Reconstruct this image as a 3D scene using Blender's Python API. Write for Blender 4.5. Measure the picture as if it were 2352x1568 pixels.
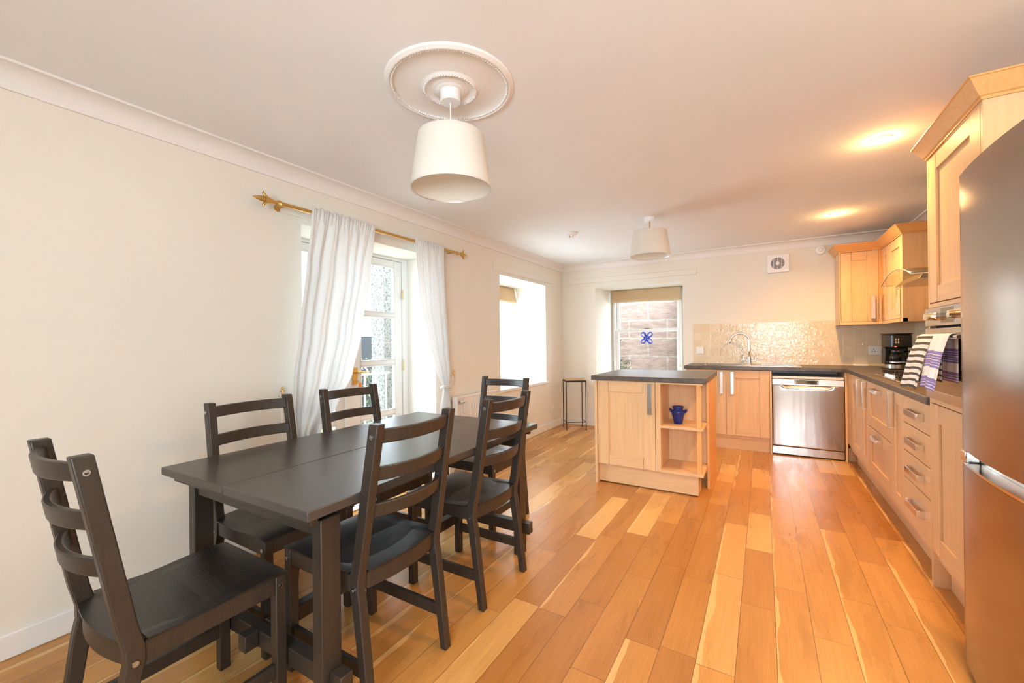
import bpy, bmesh, math, random
from mathutils import Vector, Matrix, Euler
random.seed(7)
for o in list(bpy.data.objects): bpy.data.objects.remove(o)
S = bpy.context.scene
C = S.collection
R = math.radians
PI = math.pi

# ------------------------------------------------------------------ camera
CH = 1.20
cam_d = bpy.data.cameras.new('camera'); cam = bpy.data.objects.new('camera', cam_d); C.objects.link(cam)
cam_d.sensor_width = 36.0; cam_d.lens = 961.73 / 2352 * 36.0; cam_d.clip_start = 0.02; cam_d.clip_end = 200
yaw, pitch, roll = R(-30.9875), R(0.0588), R(-0.6578)
fw = Vector((math.sin(yaw) * math.cos(pitch), math.cos(yaw) * math.cos(pitch), math.sin(pitch)))
rt = Vector((math.cos(yaw), -math.sin(yaw), 0)); up = rt.cross(fw)
r2 = math.cos(roll) * rt + math.sin(roll) * up; u2 = -math.sin(roll) * rt + math.cos(roll) * up
m = Matrix((r2, u2, -fw)).transposed().to_4x4(); m.translation = (0, 0, CH)
cam.matrix_world = m
S.camera = cam

# ------------------------------------------------------------------ world, colour management
W = bpy.data.worlds.new('sky'); S.world = W; W.use_nodes = True
wn = W.node_tree; wn.nodes.clear()
wo = wn.nodes.new('ShaderNodeOutputWorld'); wb = wn.nodes.new('ShaderNodeBackground')
wb.inputs['Color'].default_value = (0.77, 0.89, 1.0, 1); wb.inputs['Strength'].default_value = 6.0
wn.links.new(wb.outputs[0], wo.inputs[0])
S.view_settings.view_transform = 'Standard'; S.view_settings.look = 'None'
S.view_settings.gamma = 1; S.view_settings.use_curve_mapping = False
S.view_settings.exposure = 1.12
S.cycles.max_bounces = 10; S.cycles.diffuse_bounces = 5; S.cycles.glossy_bounces = 4
S.cycles.transmission_bounces = 8; S.cycles.transparent_max_bounces = 12
S.cycles.sample_clamp_indirect = 6.0
S.cycles.caustics_reflective = False; S.cycles.caustics_refractive = False

# portals only steer sampling of the sky towards the openings
def area_light(name, loc, direction, sx, sy, power, col, spread=180):
    d = bpy.data.lights.new(name, 'AREA'); d.shape = 'RECTANGLE'; d.size = sx; d.size_y = sy
    d.energy = power; d.color = col; d.spread = R(spread)
    o = bpy.data.objects.new(name, d); C.objects.link(o); o.location = loc
    o.rotation_euler = Vector(direction).to_track_quat('-Z', 'Z').to_euler()
    return o
def portal(name, loc, direction, sx, sy):
    o = area_light(name, loc, direction, sx, sy, 1.0, (1, 1, 1)); o.data.cycles.is_portal = True
    return o
portal('portal_door', (-3.16, 2.23, 0.99), (1, 0, 0), 1.26, 1.95)
portal('portal_window_side', (-3.17, 4.512, 1.31), (1, 0, 0), 1.14, 1.28)
portal('portal_window_back', (-1.45, 6.37, 1.28), (0, -1, 0), 0.99, 1.32)
SKYC = (0.77, 0.89, 1.0)
area_light('daylight_door', (-3.12, 2.23, 1.05), (1, 0, 0), 1.15, 1.75, 15, SKYC)
area_light('daylight_window_side', (-3.20, 4.512, 1.31), (1, 0, -0.1), 1.05, 1.2, 21, SKYC)
area_light('daylight_window_back', (-1.45, 6.40, 1.28), (0, -1, -0.1), 0.95, 1.2, 4, SKYC)
area_light('added_daylight_near', (0.35, -1.76, 1.35), (0, 1, 0), 1.45, 1.25, 40, SKYC)  # added fill lamp at the unseen near window, brightens the room
portal('portal_near_right', (0.35, -1.77, 1.35), (0, 1, 0), 1.5, 1.3)

# ------------------------------------------------------------------ materials
def mat(name, col, rough=0.5, metal=0.0, spec=0.5, **k):
    m = bpy.data.materials.new(name); m.use_nodes = True
    b = m.node_tree.nodes['Principled BSDF']
    b.inputs['Base Color'].default_value = (*col, 1); b.inputs['Roughness'].default_value = rough
    b.inputs['Metallic'].default_value = metal; b.inputs['Specular IOR Level'].default_value = spec
    for a, v in k.items():
        b.inputs[a.replace('_', ' ')].default_value = v
    return m
def nt(m): return m.node_tree.nodes, m.node_tree.links, m.node_tree.nodes['Principled BSDF']
def N(ns, t, **k):
    n = ns.new(t)
    for a, v in k.items():
        if a in n.inputs: n.inputs[a].default_value = v
        else: setattr(n, a, v)
    return n
def ramp(ns, stops):
    r = ns.new('ShaderNodeValToRGB'); e = r.color_ramp.elements
    while len(e) < len(stops): e.new(0.5)
    for i, (p, c) in enumerate(stops): e[i].position = p; e[i].color = (*c, 1)
    return r
def noise_bump(m, scale, strength, dist=0.002, detail=4, stretch=None, obj=False):
    ns, l, b = nt(m)
    tc = ns.new('ShaderNodeTexCoord'); mp = ns.new('ShaderNodeMapping')
    if stretch: mp.inputs['Scale'].default_value = stretch
    l.new(tc.outputs['Object'], mp.inputs[0])
    n = N(ns, 'ShaderNodeTexNoise', Scale=scale, Detail=detail); l.new(mp.outputs[0], n.inputs[0])
    bp = N(ns, 'ShaderNodeBump', Strength=strength, Distance=dist)
    l.new(n.outputs[0], bp.inputs['Height']); l.new(bp.outputs[0], b.inputs['Normal'])
    return n
def mottled(name, c1, c2, scale, rough=0.5, stretch=None, bump=0.0, detail=6, p=(0.3, 0.7), **k):
    m = mat(name, c1, rough, **k); ns, l, b = nt(m)
    tc = ns.new('ShaderNodeTexCoord'); mp = ns.new('ShaderNodeMapping')
    if stretch: mp.inputs['Scale'].default_value = stretch
    l.new(tc.outputs['Object'], mp.inputs[0])
    n = N(ns, 'ShaderNodeTexNoise', Scale=scale, Detail=detail, Roughness=0.6); l.new(mp.outputs[0], n.inputs[0])
    r = ramp(ns, [(p[0], c1), (p[1], c2)]); l.new(n.outputs[0], r.inputs[0]); l.new(r.outputs[0], b.inputs['Base Color'])
    if bump:
        bp = N(ns, 'ShaderNodeBump', Strength=bump, Distance=0.003)
        l.new(n.outputs[0], bp.inputs['Height']); l.new(bp.outputs[0], b.inputs['Normal'])
    return m

M = {}
M['wall'] = mottled('cream_wall_paint', (0.81, 0.765, 0.68), (0.83, 0.79, 0.705), 2.0, 0.85, bump=0.02, spec=0.2)
M['ceiling'] = mottled('ceiling_paint', (0.84, 0.85, 0.855), (0.86, 0.87, 0.875), 1.5, 0.9, spec=0.2)
M['white'] = mat('white_gloss_paint', (0.84, 0.83, 0.81), 0.35)
M['cove'] = mat('white_matt_paint', (0.84, 0.81, 0.78), 0.7, spec=0.3)
M['reveal'] = mat('reveal_paint', (0.86, 0.83, 0.76), 0.8, spec=0.2)
M['plastic'] = mat('white_plastic', (0.85, 0.84, 0.84), 0.35)
M['dark_plastic'] = mat('black_plastic', (0.012, 0.012, 0.013), 0.25)
M['dark'] = mat('dark_void', (0.01, 0.01, 0.01), 0.8)
M['chrome'] = mat('chrome', (0.85, 0.84, 0.82), 0.12, 1.0)
M['nickel'] = mat('brushed_nickel', (0.72, 0.70, 0.67), 0.28, 1.0)
M['bolt'] = mat('bolt_steel', (0.50, 0.53, 0.57), 0.2, 1.0)
M['brass'] = mat('antique_brass', (0.62, 0.40, 0.13), 0.38, 0.85)
M['gold'] = mat('gold_metal', (0.75, 0.50, 0.18), 0.25, 1.0)
M['iron'] = mat('black_iron', (0.02, 0.018, 0.017), 0.5, 0.3)
M['castiron'] = mat('cast_iron', (0.015, 0.015, 0.015), 0.45)
M['hob'] = mat('hob_steel', (0.55, 0.47, 0.40), 0.25, 1.0)
M['steel'] = mat('stainless_steel', (0.50, 0.465, 0.43), 0.20, 1.0)
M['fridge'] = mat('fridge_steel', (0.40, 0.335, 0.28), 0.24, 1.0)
noise_bump(M['steel'], 9, 0.5, 0.004, 2, (1, 1, 0.05))
ns, l, b = nt(M['fridge']); n_ = N(ns, 'ShaderNodeTexNoise', Scale=900, Detail=2)
tc = ns.new('ShaderNodeTexCoord'); l.new(tc.outputs['Object'], n_.inputs[0])
bp = N(ns, 'ShaderNodeBump', Strength=0.06, Distance=0.001); l.new(n_.outputs[0], bp.inputs['Height']); l.new(bp.outputs[0], b.inputs['Normal'])
M['orange'] = mat('orange_plastic', (0.9, 0.25, 0.03), 0.5)
M['blue'] = mat('cobalt_glaze', (0.012, 0.03, 0.20), 0.12)
M['sticker'] = mat('blue_glass_paint', (0.02, 0.07, 0.5), 0.4)
M['cord'] = mat('white_cord', (0.85, 0.80, 0.72), 0.7)
M['oakedge'] = mat('pale_oak_edge', (0.70, 0.45, 0.24), 0.5)
M['shelfwood'] = mottled('plant_stand_oak', (0.50, 0.27, 0.11), (0.62, 0.36, 0.16), 8, 0.5, (1, 12, 1))
M['red_led'] = mat('red_lamp', (0.8, 0.02, 0.02), 0.4, Emission_Color=(1, 0.05, 0.03, 1), Emission_Strength=3)
M['kettle'] = mat('toaster_steel', (0.62, 0.52, 0.44), 0.2, 1.0)

# pale oak veneer (grain axis selectable)
def oak(name, axis, c1=(0.69, 0.445, 0.235), c2=(0.79, 0.53, 0.295)):
    m = mat(name, c1, 0.42, spec=0.4); ns, l, b = nt(m)
    tc = ns.new('ShaderNodeTexCoord'); mp = ns.new('ShaderNodeMapping')
    mp.inputs['Scale'].default_value = {'z': (22, 22, 1.1), 'x': (1.1, 22, 22), 'y': (22, 1.1, 22)}[axis]
    l.new(tc.outputs['Object'], mp.inputs[0])
    n = N(ns, 'ShaderNodeTexNoise', Scale=2.2, Detail=8, Roughness=0.65, Distortion=0.6); l.new(mp.outputs[0], n.inputs[0])
    r = ramp(ns, [(0.32, c1), (0.68, c2)]); l.new(n.outputs[0], r.inputs[0]); l.new(r.outputs[0], b.inputs['Base Color'])
    bp = N(ns, 'ShaderNodeBump', Strength=0.05, Distance=0.001); l.new(n.outputs[0], bp.inputs['Height']); l.new(bp.outputs[0], b.inputs['Normal'])
    return m
M['oak'] = oak('pale_oak', 'z'); M['oakx'] = oak('pale_oak_across', 'x'); M['oaky'] = oak('pale_oak_along', 'y')
M['gilt'] = oak('warm_orange_oak', 'z', (0.70, 0.36, 0.12), (0.80, 0.44, 0.17))  # deeper orange oak; on the island side panel it paints in warm light

# black stained wood
def black_wood(name, c1, c2, rough, stretch, bump):
    m = mat(name, c1, rough, spec=0.5); ns, l, b = nt(m)
    tc = ns.new('ShaderNodeTexCoord'); mp = ns.new('ShaderNodeMapping'); mp.inputs['Scale'].default_value = stretch
    l.new(tc.outputs['Object'], mp.inputs[0])
    n = N(ns, 'ShaderNodeTexNoise', Scale=3.0, Detail=8, Roughness=0.6, Distortion=1.2); l.new(mp.outputs[0], n.inputs[0])
    r = ramp(ns, [(0.35, c1), (0.65, c2)]); l.new(n.outputs[0], r.inputs[0]); l.new(r.outputs[0], b.inputs['Base Color'])
    bp = N(ns, 'ShaderNodeBump', Strength=bump, Distance=0.0015); l.new(n.outputs[0], bp.inputs['Height']); l.new(bp.outputs[0], b.inputs['Normal'])
    return m
M['black'] = black_wood('black_brown_wood', (0.028, 0.0205, 0.0155), (0.040, 0.030, 0.023), 0.38, (30, 30, 2), 0.06)
M['blackseat'] = black_wood('black_brown_seat', (0.009, 0.0078, 0.007), (0.020, 0.017, 0.015), 0.33, (3.2, 34, 34), 0.45)
M['blacktop'] = black_wood('black_brown_tabletop', (0.052, 0.044, 0.038), (0.064, 0.054, 0.047), 0.30, (30, 1.5, 30), 0.05)

# stone-look laminate worktop
M['worktop'] = mottled('dark_laminate', (0.055, 0.048, 0.044), (0.15, 0.125, 0.105), 14, 0.36, bump=0.15, detail=8)

# roman blind linen, curtain
M['linen'] = mottled('beige_linen', (0.56, 0.40, 0.24), (0.64, 0.47, 0.29), 40, 0.9, (1, 1, 6), bump=0.15)
def cloth(name, col, trans):
    m = bpy.data.materials.new(name); m.use_nodes = True; ns = m.node_tree.nodes; l = m.node_tree.links; ns.clear()
    o = ns.new('ShaderNodeOutputMaterial'); d = ns.new('ShaderNodeBsdfDiffuse'); t = ns.new('ShaderNodeBsdfTranslucent'); x = ns.new('ShaderNodeMixShader')
    d.inputs[0].default_value = (*col, 1); t.inputs[0].default_value = (*col, 1); x.inputs[0].default_value = trans
    l.new(d.outputs[0], x.inputs[1]); l.new(t.outputs[0], x.inputs[2]); l.new(x.outputs[0], o.inputs[0])
    tc = ns.new('ShaderNodeTexCoord'); n = N(ns, 'ShaderNodeTexNoise', Scale=350, Detail=2); l.new(tc.outputs['Object'], n.inputs[0])
    bp = N(ns, 'ShaderNodeBump', Strength=0.15, Distance=0.001); l.new(n.outputs[0], bp.inputs['Height']); l.new(bp.outputs[0], d.inputs['Normal'])
    return m
M['curtain'] = cloth('white_cotton', (0.90, 0.895, 0.89), 0.42)
M['shade'] = cloth('ivory_shade_fabric', (0.90, 0.86, 0.79), 0.35)

def glass(name, tint, rough=0.0, refl=0.06):
    m = bpy.data.materials.new(name); m.use_nodes = True; ns = m.node_tree.nodes; l = m.node_tree.links; ns.clear()
    o = ns.new('ShaderNodeOutputMaterial'); t = ns.new('ShaderNodeBsdfTransparent'); g = ns.new('ShaderNodeBsdfGlossy'); x = ns.new('ShaderNodeMixShader')
    t.inputs[0].default_value = (*tint, 1); g.inputs['Roughness'].default_value = rough
    f = N(ns, 'ShaderNodeFresnel', IOR=1.45); ge = ns.new('ShaderNodeNewGeometry')
    k_ = N(ns, 'ShaderNodeMath', operation='SUBTRACT'); k_.inputs[0].default_value = 1.0; l.new(ge.outputs['Backfacing'], k_.inputs[1])
    k2 = N(ns, 'ShaderNodeMath', operation='MULTIPLY'); l.new(f.outputs[0], k2.inputs[0]); l.new(k_.outputs[0], k2.inputs[1]); l.new(k2.outputs[0], x.inputs[0])
    l.new(t.outputs[0], x.inputs[1]); l.new(g.outputs[0], x.inputs[2]); l.new(x.outputs[0], o.inputs[0])
    return m
M['glass'] = glass('window_glass', (0.96, 0.98, 0.98)); M['hoodglass'] = glass('hood_glass', (0.86, 0.90, 0.86)); M['carafe'] = glass('carafe_glass', (0.8, 0.8, 0.8))
M['ovenglass'] = mat('oven_glass', (0.03, 0.025, 0.02), 0.06, 0.0, 1.0, IOR=2.2)

# wall tiles: 0.0985 m square, glossy and gently wavy
def tiles(name, flip):
    m = mat(name, (0.80, 0.66, 0.46), 0.07, spec=0.4); ns, l, b = nt(m)
    tc = ns.new('ShaderNodeTexCoord'); sp = ns.new('ShaderNodeSeparateXYZ'); l.new(tc.outputs['Object'], sp.inputs[0])
    def cell(out, off, size):
        a = N(ns, 'ShaderNodeMath', operation='ADD'); a.inputs[1].default_value = off; l.new(out, a.inputs[0])
        d = N(ns, 'ShaderNodeMath', operation='DIVIDE'); d.inputs[1].default_value = size; l.new(a.outputs[0], d.inputs[0])
        f = N(ns, 'ShaderNodeMath', operation='FRACT'); l.new(d.outputs[0], f.inputs[0])
        p = N(ns, 'ShaderNodeMath', operation='PINGPONG'); p.inputs[1].default_value = 0.5; l.new(f.outputs[0], p.inputs[0])
        g = N(ns, 'ShaderNodeMath', operation='GREATER_THAN'); g.inputs[1].default_value = 0.018; l.new(p.outputs[0], g.inputs[0])
        fl = N(ns, 'ShaderNodeMath', operation='FLOOR'); l.new(d.outputs[0], fl.inputs[0])
        return g, p, fl
    h = sp.outputs['Y'] if flip else sp.outputs['X']
    g1, p1, f1 = cell(h, 10 * 0.0985 + (0.0 if flip else 0.755 - 0.0985 * 7), 0.0985); g2, p2, f2 = cell(sp.outputs['Z'], -0.908 + 0.0985, 0.0965)
    mul = N(ns, 'ShaderNodeMath', operation='MULTIPLY'); l.new(g1.outputs[0], mul.inputs[0]); l.new(g2.outputs[0], mul.inputs[1])
    cb = ns.new('ShaderNodeCombineXYZ'); l.new(f1.outputs[0], cb.inputs[0]); l.new(f2.outputs[0], cb.inputs[1])
    wnz = N(ns, 'ShaderNodeTexWhiteNoise', noise_dimensions='3D'); l.new(cb.outputs[0], wnz.inputs[0])
    tr = ramp(ns, [(0.0, (0.76, 0.62, 0.43)), (1.0, (0.82, 0.69, 0.50))]); l.new(wnz.outputs[0], tr.inputs[0])
    mx = N(ns, 'ShaderNodeMix', data_type='RGBA'); mx.inputs[6].default_value = (0.84, 0.78, 0.66, 1)
    l.new(mul.outputs[0], mx.inputs[0]); l.new(tr.outputs[0], mx.inputs[7]); l.new(mx.outputs[2], b.inputs['Base Color'])
    ad = N(ns, 'ShaderNodeVectorMath', operation='ADD'); l.new(tc.outputs['Object'], ad.inputs[0])
    sc = N(ns, 'ShaderNodeVectorMath', operation='SCALE'); sc.inputs['Scale'].default_value = 7.0; l.new(wnz.outputs['Color'], sc.inputs[0]); l.new(sc.outputs[0], ad.inputs[1])
    n = N(ns, 'ShaderNodeTexNoise', Scale=32, Detail=2, Distortion=1.0); l.new(ad.outputs[0], n.inputs[0])
    ma = N(ns, 'ShaderNodeMath', operation='MULTIPLY_ADD'); ma.inputs[1].default_value = 0.8; l.new(mul.outputs[0], ma.inputs[0]); l.new(n.outputs[0], ma.inputs[2])
    bp = N(ns, 'ShaderNodeBump', Strength=0.7, Distance=0.0035); l.new(ma.outputs[0], bp.inputs['Height']); l.new(bp.outputs[0], b.inputs['Normal'])
    return m
M['tiles'] = tiles('cream_wall_tiles', False); M['tilesr'] = tiles('cream_wall_tiles_side', True)

# oak plank floor
def planks():
    m = mat('oak_planks', (0.5, 0.27, 0.1), 0.30, spec=0.5); ns, l, b = nt(m)
    tc = ns.new('ShaderNodeTexCoord'); sp = ns.new('ShaderNodeSeparateXYZ'); l.new(tc.outputs['Object'], sp.inputs[0])
    def math_(op, a, bb=None, c=None):
        n = N(ns, 'ShaderNodeMath', operation=op)
        for i, v in enumerate((a, bb, c)):
            if v is None: continue
            if isinstance(v, (int, float)): n.inputs[i].default_value = v
            else: l.new(v, n.inputs[i])
        return n.outputs[0]
    u = math_('DIVIDE', math_('ADD', sp.outputs['X'], -0.031 + 13.05), 0.1305)
    row = math_('FLOOR', u); fu = math_('FRACT', u)
    wr = N(ns, 'ShaderNodeTexWhiteNoise', noise_dimensions='1D'); l.new(row, wr.inputs['W'])
    v = math_('DIVIDE', math_('ADD', math_('ADD', sp.outputs['Y'], 20), math_('MULTIPLY', wr.outputs['Value'], 5.0)), math_('MULTIPLY_ADD', wr.outputs['Value'], 0.35, 0.55))
    col = math_('FLOOR', v); fv = math_('FRACT', v)
    cb = ns.new('ShaderNodeCombineXYZ'); l.new(row, cb.inputs[0]); l.new(col, cb.inputs[1])
    wp = N(ns, 'ShaderNodeTexWhiteNoise', noise_dimensions='3D'); l.new(cb.outputs[0], wp.inputs[0])
    # offset coordinates per plank
    sc = N(ns, 'ShaderNodeVectorMath', operation='SCALE'); sc.inputs['Scale'].default_value = 30; l.new(wp.outputs['Color'], sc.inputs[0])
    ad = N(ns, 'ShaderNodeVectorMath', operation='ADD'); l.new(tc.outputs['Object'], ad.inputs[0]); l.new(sc.outputs[0], ad.inputs[1])
    mp = ns.new('ShaderNodeMapping'); mp.inputs['Scale'].default_value = (6, 1.0, 6); l.new(ad.outputs[0], mp.inputs[0])
    n1 = N(ns, 'ShaderNodeTexNoise', Scale=1.6, Detail=4, Roughness=0.5, Distortion=0.5); l.new(mp.outputs[0], n1.inputs[0])
    # cathedral grain: rings of a distorted field
    n2 = N(ns, 'ShaderNodeTexNoise', Scale=0.8, Detail=2, Distortion=0.5); l.new(mp.outputs[0], n2.inputs[0])
    rings = math_('FRACT', math_('MULTIPLY', n2.outputs[0], 34))
    rings = math_('PINGPONG', rings, 0.5)
    mp3 = ns.new('ShaderNodeMapping'); mp3.inputs['Scale'].default_value = (90, 2.5, 90); l.new(ad.outputs[0], mp3.inputs[0])
    n3 = N(ns, 'ShaderNodeTexNoise', Scale=2, Detail=3); l.new(mp3.outputs[0], n3.inputs[0])
    base = ramp(ns, [(0.0, (0.44, 0.19, 0.048)), (0.3, (0.52, 0.24, 0.062)), (0.85, (0.60, 0.30, 0.082)), (1.0, (0.74, 0.43, 0.15))])
    l.new(wp.outputs['Value'], base.inputs[0])
    tone = ramp(ns, [(0.25, (0.74, 0.66, 0.56)), (0.48, (1, 1, 1)), (0.78, (1.15, 1.2, 1.3))]); l.new(n1.outputs[0], tone.inputs[0])
    mx = N(ns, 'ShaderNodeMix', data_type='RGBA', blend_type='MULTIPLY'); mx.inputs[0].default_value = 0.55
    l.new(base.outputs[0], mx.inputs[6]); l.new(tone.outputs[0], mx.inputs[7])
    gr = ramp(ns, [(0.0, (0.86, 0.80, 0.72)), (0.5, (1, 1, 1))]); l.new(rings, gr.inputs[0])
    mx2 = N(ns, 'ShaderNodeMix', data_type='RGBA', blend_type='MULTIPLY'); mx2.inputs[0].default_value = 0.18
    l.new(mx.outputs[2], mx2.inputs[6]); l.new(gr.outputs[0], mx2.inputs[7])
    fg = ramp(ns, [(0.3, (0.86, 0.83, 0.78)), (0.6, (1.04, 1.04, 1.04))]); l.new(n3.outputs[0], fg.inputs[0])
    mx3 = N(ns, 'ShaderNodeMix', data_type='RGBA', blend_type='MULTIPLY'); mx3.inputs[0].default_value = 0.7
    l.new(mx2.outputs[2], mx3.inputs[6]); l.new(fg.outputs[0], mx3.inputs[7])
    # pale sapwood streak along some plank edges
    n4 = N(ns, 'ShaderNodeTexNoise', Scale=1.2, Detail=2); mp4 = ns.new('ShaderNodeMapping'); mp4.inputs['Scale'].default_value = (1, 2.2, 1); l.new(ad.outputs[0], mp4.inputs[0]); l.new(mp4.outputs[0], n4.inputs[0])
    sapw = math_('MULTIPLY_ADD', n4.outputs[0], 0.75, -0.30)
    sap = math_('MULTIPLY', math_('LESS_THAN', fu, sapw), math_('GREATER_THAN', wr.outputs['Value'], 0.25))
    sap = math_('MULTIPLY', sap, math_('GREATER_THAN', wp.outputs['Value'], 0.35))
    mx4 = N(ns, 'ShaderNodeMix', data_type='RGBA'); mx4.inputs[7].default_value = (0.86, 0.56, 0.23, 1)
    l.new(math_('MULTIPLY', sap, 0.6), mx4.inputs[0]); l.new(mx3.outputs[2], mx4.inputs[6])
    # knots
    vo = N(ns, 'ShaderNodeTexVoronoi', Scale=1.7); mpk = ns.new('ShaderNodeMapping'); mpk.inputs['Scale'].default_value = (1.8, 0.7, 1); l.new(ad.outputs[0], mpk.inputs[0]); l.new(mpk.outputs[0], vo.inputs[0])
    kn = ramp(ns, [(0.0, (0.30, 0.16, 0.08)), (0.025, (0.55, 0.42, 0.3)), (0.08, (1, 1, 1))]); l.new(vo.outputs['Distance'], kn.inputs[0])
    mx5 = N(ns, 'ShaderNodeMix', data_type='RGBA', blend_type='MULTIPLY'); mx5.inputs[0].default_value = 0.6
    l.new(mx4.outputs[2], mx5.inputs[6]); l.new(kn.outputs[0], mx5.inputs[7])
    # seams
    su = math_('LESS_THAN', math_('PINGPONG', fu, 0.5), 0.010); sv = math_('LESS_THAN', math_('PINGPONG', fv, 0.5), 0.0018)
    seam = math_('MAXIMUM', su, sv)
    mx6 = N(ns, 'ShaderNodeMix', data_type='RGBA'); mx6.inputs[7].default_value = (0.16, 0.065, 0.02, 1)
    l.new(math_('MULTIPLY', seam, 0.85), mx6.inputs[0]); l.new(mx5.outputs[2], mx6.inputs[6]); l.new(mx6.outputs[2], b.inputs['Base Color'])
    h = math_('SUBTRACT', math_('MULTIPLY', n3.outputs[0], 0.25), seam)
    bp = N(ns, 'ShaderNodeBump', Strength=0.25, Distance=0.0015); l.new(h, bp.inputs['Height']); l.new(bp.outputs[0], b.inputs['Normal'])
    rr = ramp(ns, [(0.3, (0.24,) * 3), (0.7, (0.36,) * 3)]); l.new(n1.outputs[0], rr.inputs[0]); l.new(rr.outputs[0], b.inputs['Roughness'])
    return m
M['floor'] = planks()

# outside materials
def stone():
    m = mat('pink_sandstone', (0.5, 0.33, 0.28), 0.95, spec=0.1); ns, l, b = nt(m)
    tc = ns.new('ShaderNodeTexCoord'); sp = ns.new('ShaderNodeSeparateXYZ'); l.new(tc.outputs['Object'], sp.inputs[0])
    ad = N(ns, 'ShaderNodeMath', operation='ADD'); l.new(sp.outputs['X'], ad.inputs[0]); l.new(sp.outputs['Y'], ad.inputs[1])
    cb = ns.new('ShaderNodeCombineXYZ'); l.new(ad.outputs[0], cb.inputs[0]); l.new(sp.outputs['Z'], cb.inputs[1])
    nz = N(ns, 'ShaderNodeTexNoise', Scale=3, Detail=3); l.new(tc.outputs['Object'], nz.inputs[0])
    vm = N(ns, 'ShaderNodeMix', data_type='VECTOR'); vm.inputs[0].default_value = 0.05; l.new(cb.outputs[0], vm.inputs[4]); l.new(nz.outputs['Color'], vm.inputs[5])
    br = N(ns, 'ShaderNodeTexBrick', Scale=1.0); l.new(vm.outputs[1], br.inputs['Vector'])
    br.inputs['Brick Width'].default_value = 0.62; br.inputs['Row Height'].default_value = 0.30; br.inputs['Mortar Size'].default_value = 0.014; br.inputs['Mortar Smooth'].default_value = 0.4
    br.inputs['Color1'].default_value = (0.31, 0.22, 0.185, 1); br.inputs['Color2'].default_value = (0.37, 0.27, 0.225, 1); br.inputs['Mortar'].default_value = (0.42, 0.345, 0.30, 1)
    n = N(ns, 'ShaderNodeTexNoise', Scale=9, Detail=7, Roughness=0.65); mp = ns.new('ShaderNodeMapping'); mp.inputs['Rotation'].default_value = (0, 0.5, 0); mp.inputs['Scale'].default_value = (0.7, 1, 1.8); l.new(tc.outputs['Object'], mp.inputs[0]); l.new(mp.outputs[0], n.inputs[0])
    r = ramp(ns, [(0.35, (0.66, 0.62, 0.60)), (0.6, (1.1, 1.1, 1.1))]); l.new(n.outputs[0], r.inputs[0])
    mx = N(ns, 'ShaderNodeMix', data_type='RGBA', blend_type='MULTIPLY'); mx.inputs[0].default_value = 0.7; l.new(br.outputs[0], mx.inputs[6]); l.new(r.outputs[0], mx.inputs[7]); l.new(mx.outputs[2], b.inputs['Base Color'])
    bp = N(ns, 'ShaderNodeBump', Strength=0.7, Distance=0.02); l.new(n.outputs[0], bp.inputs['Height']); l.new(bp.outputs[0], b.inputs['Normal'])
    return m
M['stone'] = stone()
M['roughcast'] = mottled('pebbled_block', (0.075, 0.07, 0.065), (0.20, 0.19, 0.175), 40, 0.95, bump=0.6, detail=3, p=(0.36, 0.50), spec=0.1)
M['slate'] = mat('slate', (0.035, 0.038, 0.045), 0.7)
M['grass'] = mottled('rough_grass', (0.08, 0.08, 0.03), (0.16, 0.14, 0.06), 6, 0.95, bump=0.5)
M['leaf'] = mat('leaf_green', (0.10, 0.13, 0.05), 0.6)
M['stem'] = mat('stem_green', (0.20, 0.20, 0.10), 0.7)
M['straw'] = mat('yellow_grass', (0.25, 0.21, 0.06), 0.7)

# towels
def striped(name, base, stripe, bands, axis='Z'):
    m = mat(name, base, 0.95, spec=0.1); ns, l, b = nt(m)
    tc = ns.new('ShaderNodeTexCoord'); sp = ns.new('ShaderNodeSeparateXYZ'); l.new(tc.outputs['UV'], sp.inputs[0])
    r = ns.new('ShaderNodeValToRGB'); r.color_ramp.interpolation = 'CONSTANT'
    e = r.color_ramp.elements
    while len(e) < len(bands): e.new(0.5)
    for i, (p, s) in enumerate(bands): e[i].position = p; e[i].color = (*(stripe if s else base), 1)
    return m, r, sp, l, b
def towel_material(name, base, stripe, kind):
    m = mat(name, base, 0.95, spec=0.1); ns, l, b = nt(m)
    tc = ns.new('ShaderNodeTexCoord'); sp = ns.new('ShaderNodeSeparateXYZ'); l.new(tc.outputs['UV'], sp.inputs[0])
    r = ns.new('ShaderNodeValToRGB'); r.color_ramp.interpolation = 'CONSTANT'; e = r.color_ramp.elements
    if kind == 'dark':
        f = N(ns, 'ShaderNodeMath', operation='MULTIPLY'); f.inputs[1].default_value = 9.0; l.new(sp.outputs['Y'], f.inputs[0])
        g = N(ns, 'ShaderNodeMath', operation='FRACT'); l.new(f.outputs[0], g.inputs[0]); src = g.outputs[0]
        stops = [(0, 1), (0.42, 0), (0.58, 2), (0.61, 0), (0.74, 2), (0.77, 0), (0.88, 2), (0.91, 0)]
    else:
        src = sp.outputs['Y']
        stops = [(0, 1), (0.03, 0), (0.04, 1), (0.08, 0), (0.09, 1), (0.13, 0), (0.14, 1), (0.20, 0), (0.38, 1)]
        for k in range(5): stops += [(0.42 + k * 0.045, 0), (0.43 + k * 0.045, 1)]
        stops += [(0.665, 0)]
    while len(e) < len(stops): e.new(0.99)
    cols = {0: base, 1: stripe, 2: tuple(0.45 * a + 0.55 * c for a, c in zip(stripe, base))}
    for i, (p, s) in enumerate(stops): e[i].position = p; e[i].color = (*cols[s], 1)
    l.new(src, r.inputs[0]); l.new(r.outputs[0], b.inputs['Base Color'])
    return m
M['towel_dark'] = towel_material('striped_cotton_dark', (0.84, 0.80, 0.76), (0.11, 0.095, 0.09), 'dark')
M['towel_lilac'] = towel_material('striped_cotton_lilac', (0.84, 0.82, 0.82), (0.27, 0.22, 0.50), 'lilac')

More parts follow.
